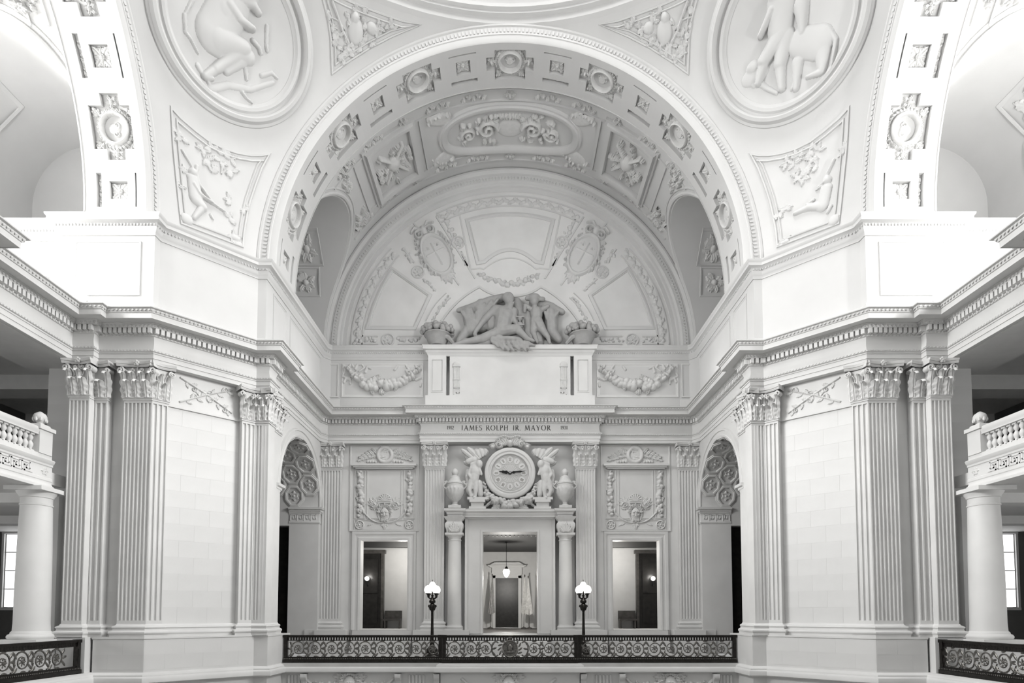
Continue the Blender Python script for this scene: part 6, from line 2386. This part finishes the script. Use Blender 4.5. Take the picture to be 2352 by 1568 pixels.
# ================================================================ ARCHED NICHES OF THE BACK BAY
NY, NZ, NR = 16.38, 7.1, 2.6
nmap = lambda u, v, h: np.stack([-v + 0 * u, NY + (NR - h) * np.cos(u / NR), NZ + (NR - h) * np.sin(u / NR)], -1)
for s, side in ((1, 'left'), (-1, 'right')):
    n_ = MB()
    a = np.linspace(0, PI * NR, 33)
    P = np.zeros((33, 2, 3))
    for j, v in enumerate((9.3, 12.5)):
        P[:, j] = nmap(a, np.full(33, v), np.zeros(33))
    n_.grid(P)
    n_.box(-10.75, -9.31, 18.98, 19.5, 0, 7.1)
    n_.box(-10.75, -9.31, 13.3, 13.79, 0, 7.1)
    n_.box(-12.5, -10.75, 18.98, 19.5, 6.2, 7.1)
    n_.box(-12.5, -10.75, 13.3, 13.78, 6.2, 7.1)
    no = struct(n_.build('wall_niche_' + side, 'stone', mirror=s < 0), 'coffered arched niche in the %s side wall of the back bay' % side)
    d_ = MB()
    d_.box(-12.7, -12.5, 12.5, 20.5, 0, 10).box(-12.5, -10.75, 19.5, 19.7, 0, 6.2).box(-12.5, -10.75, 13.1, 13.3, 0, 6.2)
    struct(d_.build('wall_niche_inner_' + side, 'wood', mirror=s < 0, smooth=False), 'near-black walls painting in the gloom of the opening behind the %s niche' % side)  # dark colour stands in for the unlit space beyond the arch
    # impost with key fret
    im = MB()
    for p in ([(-10.75, 18.98), (-9.3, 18.98), (-9.3, 19.5)], [(-9.3, 13.3), (-9.3, 13.78), (-10.75, 13.78)]):
        im.sweep_plan(p, [(-.1, 6.30), (.02, 6.30), (.04, 6.36), (.02, 6.40), (.02, 6.78), (.05, 6.80), (.05, 6.84), (.10, 6.88), (.10, 6.95), (.18, 6.98), (.20, 7.08), (-.1, 7.12)])
    im.build('impost', 'stone', no, mirror=s < 0)
    kf = MB()
    for k in range(4):
        x0 = -10.68 + .33 * k
        for (a_, b_), (a2, b2) in zip([(0, 0), (0, .28), (.24, .28), (.24, .08), (.12, .08)], [(0, .28), (.24, .28), (.24, .08), (.12, .08), (.12, .18)]):
            kf.box(x0 + min(a_, a2) - .015, x0 + max(a_, a2) + .015, 18.935, 18.965, 6.45 + min(b_, b2) - .015, 6.45 + max(b_, b2) + .015)
    kf.build('key_fret', 'stone', no, smooth=False, mirror=s < 0)
    ar = MB()
    wm = lambda u, v, h: np.stack([-9.3 + h, u, v], -1)
    ar.sweep2(arc((NY, NZ), NR, 0, PI, 32), [(0, -.05), (0, .06), (-.08, .08), (-.10, .05), (-.26, .05), (-.28, .10), (-.36, .10), (-.38, 0)], wm, closed=False)
    ar.build('archivolt', 'stone', no, mirror=s < 0)
    # octagonal coffers with rosettes
    for row, v in enumerate((9.72, 10.5, 11.3)):
        for k in range(7):
            u = NR * PI * (k + (.5 if row % 2 else 1)) / 7.5
            if u > NR * PI - .3:
                continue
            oc = [(u + .42 * math.cos(a_), v + .36 * math.sin(a_)) for a_ in np.linspace(PI / 8, PI / 8 + 2 * PI, 8, endpoint=False)]
            m_ = MB().sweep2(oc[::-1], [(-.0, 0), (.02, .07), (.09, .07), (.11, .04), (.15, .04), (.16, 0)], nmap)
            co_ = m_.build('coffer', 'stone', no, mirror=s < 0, smooth=False)
            R = Rel(u - .26, u + .26, v - .26, v + .26, .026).rosette((u, v), .24, .09, 6)
            R.into(MB(), nmap).build('rosette', 'carving', co_, mirror=s < 0)

# ================================================================ FLOODLIGHTS ON THE CORNICE
def floodlight(label, loc, aim):
    t = thing('floodlight', label, 'floodlight', loc, 'floodlights on the cornice')
    d = Vector(aim).normalized()
    x, y, z = loc
    c = np.array([x, y, z + .30])
    dv = np.array(d)
    MB().box(x - .22, x + .22, y - .16, y + .16, z, z + .05).tube([(x - .2, y, z + .05), (x - .2, y, z + .3)], .02, 6).tube([(x + .2, y, z + .05), (x + .2, y, z + .3)], .02, 6).build('stand', 'paint_white', t, smooth=False)
    MB().tube([c - dv * .22, c - dv * .18, c, c + dv * .12], [.06, .13, .17, .19], 16).build('housing', 'paint_white', t)
    MB().tube([c + dv * .115, c + dv * .13], [.17, .17], 16).build('lens', 'lens', t)


floodlight('white floodlight on the cornice above the outer left pilaster', (-14.05, 8.95, 11.9), (.5, -.5, .5))
floodlight('white floodlight on the left cornice, nearer the balcony middle', (-14.3, 7.6, 11.9), (.5, -.3, .6))
floodlight('white floodlight on the cornice above the outer right pilaster', (14.05, 8.95, 11.9), (-.5, -.5, .5))
floodlight('white floodlight on the right cornice, nearer the balcony middle', (14.3, 7.6, 11.9), (-.5, -.3, .6))
